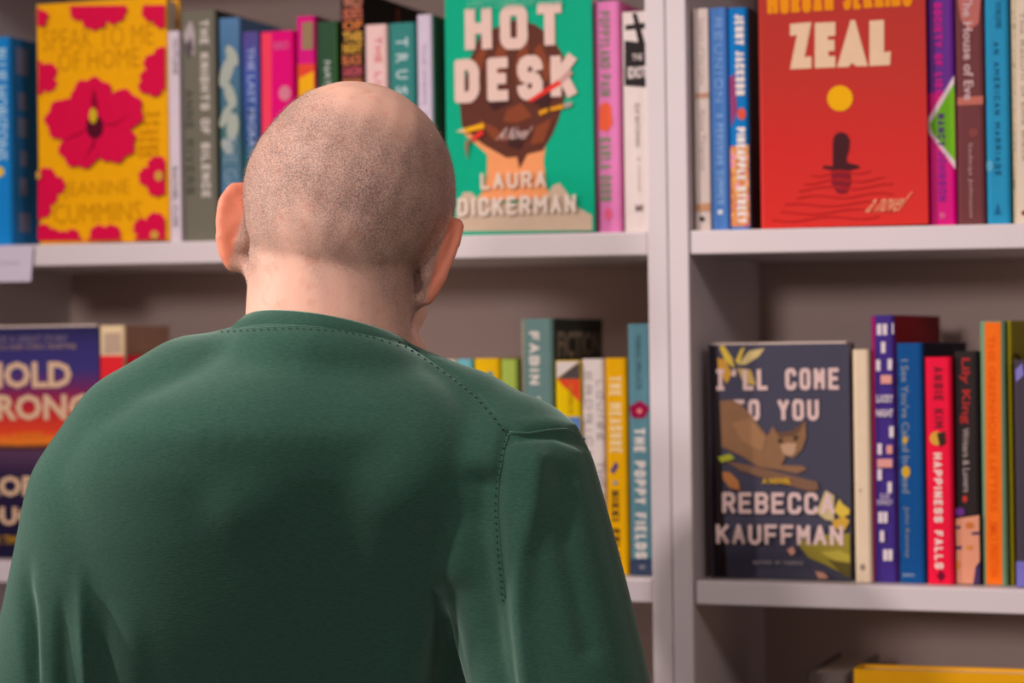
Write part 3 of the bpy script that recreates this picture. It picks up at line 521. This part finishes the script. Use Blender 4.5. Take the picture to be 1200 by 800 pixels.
# ------------------------------------------------------------------ the man: implicit lumps merged into continuous skins
def ellipsoid(bm, c, r, R=None, n=24):
    m = Matrix.Translation(c) @ (R.to_4x4() if R else Matrix.Identity(4)) @ Matrix.Diagonal((*r, 1))
    bmesh.ops.create_uvsphere(bm, u_segments=n, v_segments=n//2+2, radius=1.0, matrix=m)
def capsule(bm, p0, p1, r0, r1, n=20):
    p0, p1 = Vector(p0), Vector(p1); d = (p1-p0).normalized(); pts, rs = [], []
    for i in range(7):
        a = math.pi/2*(1-i/6); pts.append(p0 - d*r0*math.sin(a)); rs.append(max(1e-4, r0*math.cos(a)))
    for i in range(7):
        a = math.pi/2*i/6; pts.append(p1 + d*r1*math.sin(a)); rs.append(max(1e-4, r1*math.cos(a)))
    u = d.cross(Vector((0, 0, 1)) if abs(d.z) < 0.9 else Vector((1, 0, 0))).normalized(); q = d.cross(u)
    rings = [[bm.verts.new(p + (u*math.cos(k*2*math.pi/n) + q*math.sin(k*2*math.pi/n))*rr) for k in range(n)] for p, rr in zip(pts, rs)]
    for a, b in zip(rings, rings[1:]):
        for k in range(n): bm.faces.new((a[k], a[(k+1) % n], b[(k+1) % n], b[k]))
    bm.faces.new(rings[0][::-1]); bm.faces.new(rings[-1])
def chain(bm, pts, rs):
    for i in range(len(pts)-1): capsule(bm, pts[i], pts[i+1], rs[i], rs[i+1])
def merge(name, bm, voxel, smooth, sub=0):
    bmesh.ops.recalc_face_normals(bm, faces=bm.faces[:])
    me = bpy.data.meshes.new(name); bm.to_mesh(me); bm.free()
    o = bpy.data.objects.new(name, me); COL.objects.link(o)
    m = o.modifiers.new('r', 'REMESH'); m.mode = 'VOXEL'; m.voxel_size = voxel; m.adaptivity = 0
    if smooth: s = o.modifiers.new('s', 'SMOOTH'); s.factor = 0.5; s.iterations = smooth
    if sub: u = o.modifiers.new('u', 'SUBSURF'); u.levels = u.render_levels = sub
    bpy.context.view_layer.update()
    out = bpy.data.meshes.new_from_object(o.evaluated_get(DG())); bpy.data.objects.remove(o); bpy.data.meshes.remove(me)
    out.name = name
    for p in out.polygons: p.use_smooth = True
    return out
def coords(me):
    a = np.empty(len(me.vertices)*3); me.vertices.foreach_get('co', a); return a.reshape(-1, 3)
def setco(me, a): me.vertices.foreach_set('co', a.ravel()); me.update()
def normals(me):
    a = np.empty(len(me.vertices)*3); me.vertex_normals.foreach_get('vector', a); return a.reshape(-1, 3)
V = unproj
def rad(px, t): return px*t/F
# view-aligned frame: x right, y away, z up
RV = Matrix(((RT.x, FW.x, 0), (RT.y, FW.y, 0), (0, 0, 1)))
# --- head frame
HC = V(410, 247, 1.87)
RH = RV @ Matrix.Rotation(math.radians(13), 3, 'Y') @ Matrix.Rotation(math.radians(-12), 3, 'Z') @ Matrix.Rotation(math.radians(-20), 3, 'X')
def hp(x, y, z): return HC + RH @ Vector((x, y, z))
bm = bmesh.new()
def hell(c, r): ellipsoid(bm, hp(*c), r, RH)
def hcap(a, b, r0, r1): capsule(bm, hp(*a), hp(*b), r0, r1)
hell((0, -0.004, 0.014), (0.0785, 0.098, 0.083)); hell((0, 0.0, 0.030), (0.070, 0.080, 0.066)); hell((0, -0.030, 0.000), (0.0765, 0.074, 0.076)); hell((0, -0.040, -0.026), (0.066, 0.056, 0.056))
hell((0, 0.030, -0.045), (0.066, 0.060, 0.080)); hell((0, 0.072, -0.112), (0.030, 0.022, 0.020)); hell((0, 0.05, 0.02), (0.064, 0.046, 0.06))
for sx in (-1, 1):
    hcap((sx*0.050, 0.012, -0.062), (sx*0.024, 0.070, -0.112), 0.018, 0.015); hell((sx*0.040, 0.066, -0.045), (0.026, 0.026, 0.026))
    hell((sx*0.031, 0.082, -0.012), (0.0135, 0.0125, 0.0115)); hell((sx*0.012, 0.101, -0.050), (0.009, 0.010, 0.007))
    hcap((sx*0.018, 0.090, 0.007), (sx*0.045, 0.078, 0.006), 0.010, 0.009)
    # ear: plate, rim, lobe, flared from the skull
    fl = math.radians(46 if sx < 0 else 34)
    def ep(u, v, lift=0.0): return (sx*(0.0725 + u*math.sin(fl) + lift*math.cos(fl)), 0.014 - u*math.cos(fl) + lift*math.sin(fl), (-0.024 if sx > 0 else -0.031) + v)
    rim = [(0.002, 0.004), (0.003, 0.018), (0.009, 0.029), (0.020, 0.033), (0.030, 0.027), (0.034, 0.014), (0.031, -0.001), (0.025, -0.014), (0.017, -0.025), (0.009, -0.031), (0.003, -0.026)]
    for i in range(len(rim)-1):
        r_ = 0.0042 if i < 7 else 0.0055; hcap(ep(*rim[i], 0.001), ep(*rim[i+1], 0.001), r_, r_)
    for (u, v) in rim: hcap(ep(0.010, 0.0, -0.002), ep(u, v), 0.0045, 0.0036)
    hcap(ep(0.008, -0.029), (sx*0.066, 0.014, -0.058), 0.0055, 0.008); hcap(ep(0.008, 0.012, -0.003), ep(0.008, -0.012, -0.003), 0.009, 0.008); hcap(ep(0.016, 0.020, -0.001), ep(0.022, -0.006, -0.001), 0.005, 0.005)
hcap((0, 0.094, 0.0), (0, 0.116, -0.042), 0.008, 0.011); hcap((-0.02, 0.090, -0.075), (0.02, 0.090, -0.075), 0.0075, 0.0075); hcap((-0.016, 0.091, -0.086), (0.016, 0.091, -0.086), 0.0075, 0.0075)
# --- neck, then trunk, limbs, hands
NB = V(384, 440, 1.835)
capsule(bm, hp(0, -0.018, -0.040), V(384, 400, 1.842), 0.061, 0.0635, 40); capsule(bm, V(384, 385, 1.842), NB, 0.0635, 0.058, 40)
ellipsoid(bm, hp(0, -0.034, -0.052), (0.052, 0.036, 0.055), RH)
capsule(bm, hp(0, 0.03, -0.07), V(424, 440, 1.90), 0.047, 0.056)
TX = V(330, 600, 1.86); base = Vector((TX.x, TX.y, 0))
def TV(a, b, z): return base + RT*a + FW*b + UPW*z - UPW*0      # man's own trunk frame, metres
RSH, LSH = V(590, 585, 1.80), V(130, 590, 1.92)
capsule(bm, NB, TV(0, 0.09, 1.25), 0.058, 0.075); capsule(bm, TV(-0.06, 0.04, 1.36), TV(0.08, 0.03, 1.36), 0.07, 0.07); capsule(bm, TV(-0.05, 0.11, 1.24), TV(-0.05, 0.03, 0.98), 0.07, 0.09); capsule(bm, TV(0.05, 0.11, 1.24), TV(0.05, 0.02, 0.98), 0.07, 0.09)
ELB = {1: RSH + RT*0.055 + FW*0.01 - UPW*0.30, -1: LSH - RT*0.055 + FW*0.01 - UPW*0.30}
WR = {1: ELB[1] + RT*0.0 + FW*0.09 - UPW*0.235, -1: ELB[-1] - RT*0.0 + FW*0.09 - UPW*0.235}
SH = {1: RSH, -1: LSH}
for sx in (-1, 1):
    capsule(bm, TV(sx*0.06, 0.01, 1.37), SH[sx]+FW*0.02, 0.06, 0.042); chain(bm, [SH[sx]+FW*0.02, ELB[sx], WR[sx]], [0.042, 0.038, 0.027])
    hand = WR[sx]; dn = (FW*0.25 - UPW).normalized(); side = FW*1.0 + UPW*0.25; inn = -RT*sx
    pc = hand + dn*0.055; capsule(bm, hand, hand+dn*0.03, 0.026, 0.026)
    for k, (o_, L) in enumerate(((0.030, 0.070), (0.010, 0.080), (-0.010, 0.074), (-0.029, 0.058))):
        k0 = hand + dn*0.085 + side*o_; capsule(bm, hand+dn*0.02+side*o_*0.6, k0, 0.014, 0.0105)
        j1 = k0 + (dn*0.9+inn*0.35).normalized()*L*0.45; j2 = j1 + (dn*0.7+inn*0.7).normalized()*L*0.32; j3 = j2 + (dn*0.5+inn*0.9).normalized()*L*0.25
        chain(bm, [k0, j1, j2, j3], [0.0098, 0.0090, 0.0082, 0.0072])
    t0 = hand + dn*0.03 + side*0.022; t1 = t0 + dn*0.035 + side*0.026 + inn*0.012; t2 = t1 + dn*0.030 + side*0.008 + inn*0.01
    chain(bm, [t0, t1, t2], [0.013, 0.0105, 0.0088])
    hip = TV(sx*0.095, 0, 0.92); kn = TV(sx*0.105, 0.015, 0.49); an = TV(sx*0.11, -0.01, 0.09)
    chain(bm, [hip, kn, an], [0.088, 0.056, 0.036]); capsule(bm, an, an + RV @ Vector((sx*0.03, 0.15, -0.055)), 0.034, 0.022)
body_me = merge('body', bm, 0.0024, 11)
# --- skin colouring masks from the head's own shape (stubble line, bald crown, flushed ears)
co = coords(body_me); RHn = np.array(RH.transposed()); hl = (co - np.array(HC)) @ RHn.T
dirn = hl / np.maximum(1e-6, np.linalg.norm(hl, axis=1))[:, None]
def sm(x, a, b): t = np.clip((x-a)/(b-a), 0, 1); return t*t*(3-2*t)
wob = 0.05*np.sin(hl[:, 0]*70+1) + 0.04*np.sin(hl[:, 0]*130+hl[:, 1]*90)
mb = np.sqrt((1.35*(dirn[:, 0]-0.10))**2 + (dirn[:, 1]+0.55)**2 + (dirn[:, 2]-0.83)**2) + wob
bald = np.maximum(1-sm(mb, 0.42, 0.86), sm(dirn @ np.array((0.06, 0.36, 0.93)) + wob*0.8, 0.66, 0.90))
hairline = sm(hl[:, 2] + 0.25*np.abs(hl[:, 0]) + 0.006*np.sin(hl[:, 0]*120) + 0.005*np.sin(hl[:, 0]*230+hl[:, 2]*170), -0.100, -0.022)
front = 1 - sm(hl[:, 1], 0.035, 0.055)
near = (np.linalg.norm(hl, axis=1) < 0.16)
earness = near * sm(np.abs(hl[:, 0]), 0.0765, 0.083) * (hl[:, 2] < 0.02) * (hl[:, 2] > -0.07)
stub = near * (1-0.93*bald) * hairline * front * (1-earness)
at = body_me.attributes.new('stubble', 'FLOAT', 'POINT'); at.data.foreach_set('value', stub.astype(np.float32))
at = body_me.attributes.new('flush', 'FLOAT', 'POINT'); at.data.foreach_set('value', np.clip(earness + 0.12*near*(1-stub), 0, 1).astype(np.float32))
m, nt, b = principled('skin')
def attr(n): a = nt.nodes.new('ShaderNodeAttribute'); a.attribute_name = n; return a.outputs['Fac']
def noise(scale, detail=3, vec=None):
    n = nt.nodes.new('ShaderNodeTexNoise'); n.inputs['Scale'].default_value = scale; n.inputs['Detail'].default_value = detail
    nt.links.new(vec or tcs, n.inputs['Vector']); return n.outputs['Fac']
def mixc(f, a, b_):
    x = nt.nodes.new('ShaderNodeMix'); x.data_type = 'RGBA'
    for s_, v in ((0, f), (6, a), (7, b_)):
        if isinstance(v, (tuple, float, int)): x.inputs[s_].default_value = v if s_ == 0 else (*v, 1)
        else: nt.links.new(v, x.inputs[s_])
    return x.outputs[2]
def mth(op, a, b_=None):
    x = nt.nodes.new('ShaderNodeMath'); x.operation = op; x.use_clamp = True
    for i, v in enumerate((a, b_)):
        if v is None: continue
        if isinstance(v, (float, int)): x.inputs[i].default_value = v
        else: nt.links.new(v, x.inputs[i])
    return x.outputs[0]
tcs = nt.nodes.new('ShaderNodeTexCoord').outputs['Object']
skin = mixc(noise(28), (0.78, 0.50, 0.37), (0.86, 0.58, 0.45))
fr = nt.nodes.new('ShaderNodeMapRange'); fr.inputs['From Min'].default_value = 0.56; fr.inputs['From Max'].default_value = 0.74; nt.links.new(noise(85, 2), fr.inputs['Value'])
skin = mixc(mth('MULTIPLY', fr.outputs[0], 0.55), skin, (0.70, 0.34, 0.23))
skin = mixc(attr('flush'), skin, (0.84, 0.31, 0.19))
vor = nt.nodes.new('ShaderNodeTexVoronoi'); vor.inputs['Scale'].default_value = 900; nt.links.new(tcs, vor.inputs['Vector'])
dots = nt.nodes.new('ShaderNodeMapRange'); dots.inputs['From Min'].default_value = 0.62; dots.inputs['From Max'].default_value = 0.15
nt.links.new(vor.outputs['Distance'], dots.inputs['Value'])
patch = nt.nodes.new('ShaderNodeMapRange'); patch.inputs['From Min'].default_value = 0.3; patch.inputs['From Max'].default_value = 0.7; patch.inputs['To Min'].default_value = 0.78; patch.inputs['To Max'].default_value = 1.0
nt.links.new(noise(45, 2), patch.inputs['Value'])
sf = mth('MULTIPLY', mth('MULTIPLY', attr('stubble'), patch.outputs[0]), mth('MULTIPLY_ADD', dots.outputs[0], 0.55))
sf.node.inputs[2].default_value = 0.50
skin = mixc(sf, skin, (0.15, 0.105, 0.092))
nt.links.new(skin, b.inputs['Base Color']); b.inputs['Roughness'].default_value = 0.55; b.inputs['Specular IOR Level'].default_value = 0.3
b.inputs['Subsurface Weight'].default_value = 0.25; b.inputs['Subsurface Radius'].default_value = (1, 0.35, 0.2); b.inputs['Subsurface Scale'].default_value = 0.006
bp = nt.nodes.new('ShaderNodeBump'); bp.inputs['Strength'].default_value = 0.25; bp.inputs['Distance'].default_value = 0.0006
nt.links.new(noise(420, 2), bp.inputs['Height']); nt.links.new(bp.outputs[0], b.inputs['Normal'])
M_SKIN = m
person = empty('person', base); tag(person, 'bald man in a dark green jumper seen from behind, head bowed towards the books', 'person')
def attach(name, me, m_):
    setco(me, coords(me) - np.array(base)); return link(name, me, m_, person)
# --- cropped hair: thousands of short bristles on the stubbled scalp
rng = np.random.default_rng(3); nn = normals(body_me); idx = np.where(stub > 0.25)[0]
pick = rng.choice(idx, size=min(22000, len(idx)*2), p=stub[idx]/stub[idx].sum())
p0 = co[pick] + rng.normal(0, 0.0009, (len(pick), 3)); n0 = nn[pick]
down = np.array(RH @ Vector((0, -0.3, -1))); dv = n0*0.8 + down*0.55 + rng.normal(0, 0.25, n0.shape); dv /= np.linalg.norm(dv, axis=1)[:, None]
t1 = np.cross(dv, rng.normal(0, 1, dv.shape)); t1 /= np.linalg.norm(t1, axis=1)[:, None]; t2 = np.cross(dv, t1); L = rng.uniform(0.0009, 0.0019, (len(pick), 1)); wr = 0.00011
vs = np.stack([p0+t1*wr, p0-0.5*t1*wr+0.87*t2*wr, p0-0.5*t1*wr-0.87*t2*wr, p0+dv*L], 1).reshape(-1, 3)
k = np.arange(len(pick))*4; fs = np.concatenate([np.stack([k, k+1, k+3], 1), np.stack([k+1, k+2, k+3], 1), np.stack([k+2, k, k+3], 1)]).tolist()
hair_me = bpy.data.meshes.new('hair'); hair_me.from_pydata(vs.tolist(), [], fs); hair_me.update()
m, nt, b = principled('hair'); tcs = nt.nodes.new('ShaderNodeTexCoord').outputs['Object']
nt.links.new(mixc(noise(700, 0), (0.12, 0.085, 0.07), (0.50, 0.41, 0.36)), b.inputs['Base Color']); b.inputs['Roughness'].default_value = 0.35
M_HAIR = m
# --- jumper
bm = bmesh.new()
rows = [(404, 372, 60), (412, 372, 84), (424, 368, 112), (442, 358, 160), (466, 348, 206), (500, 336, 240), (550, 324, 262), (620, 316, 274), (720, 312, 272), (820, 314, 266), (1000, 326, 240), (1200, 330, 240), (1290, 330, 244)]
rings = []
for py, cx, hw in rows:
    tz_ = 1.842 + (0.10*max(0, min(1.2, (py-500)/300))**1.2 if py < 900 else {1000: 0.09, 1200: 0.04, 1290: 0.02}[py]); c = V(cx, py, tz_); dep = 0.062 + 0.063*min(1, (hw-60)/190); ring = []
    for k in range(48):
        a = k*2*math.pi/48; ca, sa = math.cos(a), math.sin(a); e = 0.82
        ring.append(bm.verts.new(c + RT*(rad(hw, tz_)*math.copysign(abs(ca)**e, ca)) + FW*(dep*math.copysign(abs(sa)**e, sa)) ))
    rings.append(ring)
for a, b in zip(rings, rings[1:]):
    for k in range(48): bm.faces.new((a[k], a[(k+1) % 48], b[(k+1) % 48], b[k]))
bm.faces.new(rings[0][::-1]); bm.faces.new(rings[-1])
def vc(x0, y0, t0, r0, x1, y1, t1, r1): capsule(bm, V(x0, y0, t0), V(x1, y1, t1), rad(r0, t0), rad(r1, t1), 28)
def vch(*q):
    for a, b in zip(q, q[1:]): vc(*a, *b)
vch((383, 436, 1.842, 66), (300, 440, 1.84, 64), (230, 478, 1.835, 88), (172, 524, 1.83, 100), (132, 594, 1.845, 108), (72, 840, 1.90, 98))
vch((383, 436, 1.842, 66), (470, 464, 1.835, 62), (540, 514, 1.825, 84), (592, 566, 1.81, 108), (664, 830, 1.80, 106))
vch((383, 450, 1.835, 76), (300, 540, 1.81, 130), (320, 640, 1.865, 140)); vch((383, 450, 1.835, 76), (460, 540, 1.80, 110), (420, 640, 1.865, 140))
for sx, x0, y0, t0, r0 in ((1, 664, 830, 1.80, 104), (-1, 72, 840, 1.90, 98)):
    capsule(bm, V(x0, y0, t0), ELB[sx], rad(r0, t0), 0.062); capsule(bm, ELB[sx], WR[sx] - (WR[sx]-ELB[sx]).normalized()*0.015, 0.060, 0.040)
ellipsoid(bm, V(384, 430, 1.838), (0.082, 0.084, 0.036), RV @ Matrix.Rotation(math.radians(9), 3, 'Y') @ Matrix.Rotation(math.radians(-10), 3, 'X'), 40)
sw_me = merge('jumper', bm, 0.004, 40, 1)
co = coords(sw_me); nn = normals(sw_me); px, py = project(co); facing = -(nn @ np.array(FW))
def pdist(pts):
    best = np.full(len(px), 1e9)
    for (x0, y0), (x1, y1) in zip(pts, pts[1:]):
        dx, dy = x1-x0, y1-y0; t = np.clip(((px-x0)*dx + (py-y0)*dy)/(dx*dx+dy*dy), 0, 1)
        best = np.minimum(best, np.hypot(px-x0-t*dx, py-y0-t*dy))
    return best
disp = np.zeros(len(px)); ok = sm(facing, -0.1, 0.25)
SEAM_TOP = [(470, 399), (500, 418), (530, 439), (560, 463), (582, 488), (596, 507)]
SEAM_SH = [(596, 507), (620, 508), (645, 504), (664, 503), (684, 514)]
SEAM_ARM = [(596, 507), (590, 530), (585, 560), (583, 595), (586, 640), (592, 700), (598, 760), (602, 830)]
for pts, amp, wd in ((SEAM_ARM, -0.004, 9), ([(566, 570), (560, 640), (568, 720), (586, 830)], -0.012, 22), ([(626, 540), (622, 590), (608, 650), (606, 720), (616, 830)], 0.006, 16), ([(660, 560), (664, 640), (690, 760)], -0.003, 14),
                     (SEAM_TOP, -0.0014, 4), ([(604, 514), (650, 511), (690, 522)], -0.0035, 6), ([(600, 500), (640, 496), (676, 500)], 0.002, 8), ([(540, 640), (500, 700), (470, 790)], 0.004, 26), ([(530, 700), (520, 830)], -0.005, 20),
                     ([(30, 640), (27, 690), (34, 740), (46, 830)], -0.008, 9), ([(44, 720), (46, 830)], 0.004, 6), ([(70, 680), (74, 740), (78, 830)], -0.004, 9), ([(92, 660), (96, 720), (102, 830)], 0.005, 8), ([(120, 690), (124, 830)], -0.003, 12), ([(150, 700), (160, 830)], 0.002, 16),
                     ([(400, 470), (395, 600), (390, 830)], -0.004, 60)):
    fade = sm(py, pts[0][1]-10, pts[0][1]+90) if pts[0][0] < 200 else 1.0
    disp += amp*np.exp(-(pdist(pts)/wd)**2)*ok*fade
rngf = np.random.default_rng(5)
for _ in range(14):
    k_ = rngf.normal(0, 1, 3)*14; disp += 0.0005*np.sin(co @ k_ + rngf.uniform(0, 6))
setco(sw_me, co + nn*disp[:, None])
m, nt, b = principled('green_knit'); tcs = nt.nodes.new('ShaderNodeTexCoord').outputs['Object']
mp = nt.nodes.new('ShaderNodeMapping'); mp.inputs['Scale'].default_value = (240, 240, 900); mp.inputs['Rotation'].default_value = (0, math.radians(3), 0); nt.links.new(tcs, mp.inputs[0])
kn = noise(1.0, 3, mp.outputs[0]); fine = noise(900, 1)
mx = mth('MULTIPLY', kn, 1.0); kc = mixc(kn, (0.0135, 0.049, 0.032), (0.043, 0.122, 0.087)); kc = mixc(mth('MULTIPLY', fine, 0.35), kc, (0.05, 0.12, 0.09))
nt.links.new(kc, b.inputs['Base Color']); b.inputs['Roughness'].default_value = 0.9; b.inputs['Specular IOR Level'].default_value = 0.04
b.inputs['Sheen Weight'].default_value = 0.6; b.inputs['Sheen Roughness'].default_value = 0.45; b.inputs['Sheen Tint'].default_value = (0.55, 0.85, 0.72, 1)
bp = nt.nodes.new('ShaderNodeBump'); bp.inputs['Strength'].default_value = 0.16; bp.inputs['Distance'].default_value = 0.0012
nt.links.new(kn, bp.inputs['Height']); nt.links.new(bp.outputs[0], b.inputs['Normal'])
M_KNIT = m
m, nt, b = principled('dark_stitching'); b.inputs['Base Color'].default_value = (0.010, 0.034, 0.024, 1); b.inputs['Roughness'].default_value = 0.9; M_STITCH = m
sw = coords(sw_me).tolist(); bvh = BVHTree.FromPolygons([Vector(v) for v in sw], [tuple(p.vertices) for p in sw_me.polygons])
def onsurf(x, y):
    d = (V(x, y, 1) - CP).normalized(); h = bvh.ray_cast(CP, d); return (h[0], h[1]) if h[0] else None
def resample(pts, step):
    out = []
    for (x0, y0), (x1, y1) in zip(pts, pts[1:]):
        n = max(1, int(math.hypot(x1-x0, y1-y0)/step)); out += [(x0+(x1-x0)*k/n, y0+(y1-y0)*k/n) for k in range(n)]
    return out + [pts[-1]]
jumper = attach('jumper', sw_me, M_KNIT)
def seam(pts, r, stitches, off, sr=0.00055):
    q = [h for h in (onsurf(x, y) for x, y in resample(pts, 5)) if h]
    b = bmesh.new(); tube(b, [h[0] + h[1]*off - base for h in q], r, 8); o = obj('seam', b, M_KNIT, jumper, True)
    if stitches:
        b = bmesh.new()
        for i, (x, y) in enumerate(resample(pts, 7.5)):
            a, c_ = onsurf(x-3.5, y+2.2), onsurf(x-1.2, y+3.6)
            if a and c_ and (a[0]-c_[0]).length < 0.01: tube(b, [a[0]+a[1]*0.0003-base, (a[0]+c_[0])/2+a[1]*0.0006-base, c_[0]+c_[1]*0.0003-base], sr, 6)
        obj('stitching', b, M_STITCH, jumper)
seam(SEAM_TOP, 0.0011, True, 0.0002); seam(SEAM_SH, 0.0012, False, 0.0); seam(SEAM_ARM[:6], 0.0009, True, 0.0)
seam([(262, 386), (300, 384), (350, 382), (400, 385), (440, 393), (468, 402)], 0.0006, True, -0.0002, 0.00035)
# collar: ribbed band round the neck, higher at the back
CC = V(384, 398, 1.841); RC = RV @ Matrix.Rotation(math.radians(10), 3, 'Y') @ Matrix.Rotation(math.radians(-11), 3, 'X')
b = bmesh.new(); NR = 160; prof = [(0.0, -0.012), (0.0035, -0.011), (0.0045, -0.004), (0.0035, 0.004), (0.001, 0.0055), (-0.002, 0.004), (-0.003, -0.004), (-0.002, -0.011)]
rr = []
for k in range(NR):
    a = k*2*math.pi/NR; rib = 0.00035*math.sin(a*80)
    rr.append([b.verts.new(CC - base + RC @ Vector(((0.0685+o_+rib)*math.cos(a) + (-0.006 if z_ > 0 else 0)*math.cos(a), (0.0685+o_+rib)*math.sin(a), z_))) for o_, z_ in prof])
for k in range(NR):
    for j in range(len(prof)): b.faces.new((rr[k][j], rr[(k+1) % NR][j], rr[(k+1) % NR][(j+1) % len(prof)], rr[k][(j+1) % len(prof)]))
bmesh.ops.recalc_face_normals(b, faces=b.faces[:]); obj('collar', b, M_KNIT, jumper, True)
body = attach('body', body_me, M_SKIN); hair = attach('hair', hair_me, M_HAIR)
# --- trousers and shoes (below the frame, so that he stands on the floor)
bm = bmesh.new()
for sx in (-1, 1): chain(bm, [TV(sx*0.090, 0, 0.95), TV(sx*0.105, 0.015, 0.50), TV(sx*0.11, -0.005, 0.115)], [0.102, 0.078, 0.062])
capsule(bm, TV(-0.06, 0.015, 0.97), TV(0.06, 0.015, 0.97), 0.10, 0.10)
m, nt, b = principled('dark_denim'); tcs = nt.nodes.new('ShaderNodeTexCoord').outputs['Object']; nt.links.new(mixc(noise(300), (0.012, 0.016, 0.028), (0.03, 0.036, 0.055)), b.inputs['Base Color']); b.inputs['Roughness'].default_value = 0.9
attach('trousers', merge('trousers', bm, 0.006, 5), m)
m, nt, b = principled('shoe_leather'); tcs = nt.nodes.new('ShaderNodeTexCoord').outputs['Object']; nt.links.new(mixc(noise(60), (0.015, 0.012, 0.011), (0.03, 0.024, 0.02)), b.inputs['Base Color']); b.inputs['Roughness'].default_value = 0.45
for sx in (-1, 1):
    bm = bmesh.new(); an = TV(sx*0.11, -0.01, 0)
    def sp_(x, y, z): return an + RV @ Vector((sx*x, y, z))
    capsule(bm, sp_(0, -0.03, 0.045), sp_(0.03, 0.15, 0.040), 0.043, 0.038); capsule(bm, sp_(0, -0.01, 0.06), sp_(0, -0.005, 0.105), 0.046, 0.050); capsule(bm, sp_(0, -0.03, 0.02), sp_(0.03, 0.16, 0.018), 0.044, 0.044)
    me = merge('shoe', bm, 0.005, 4); c_ = coords(me); c_[:, 2] = np.maximum(c_[:, 2], 0.0); setco(me, c_); attach('shoe', me, m)
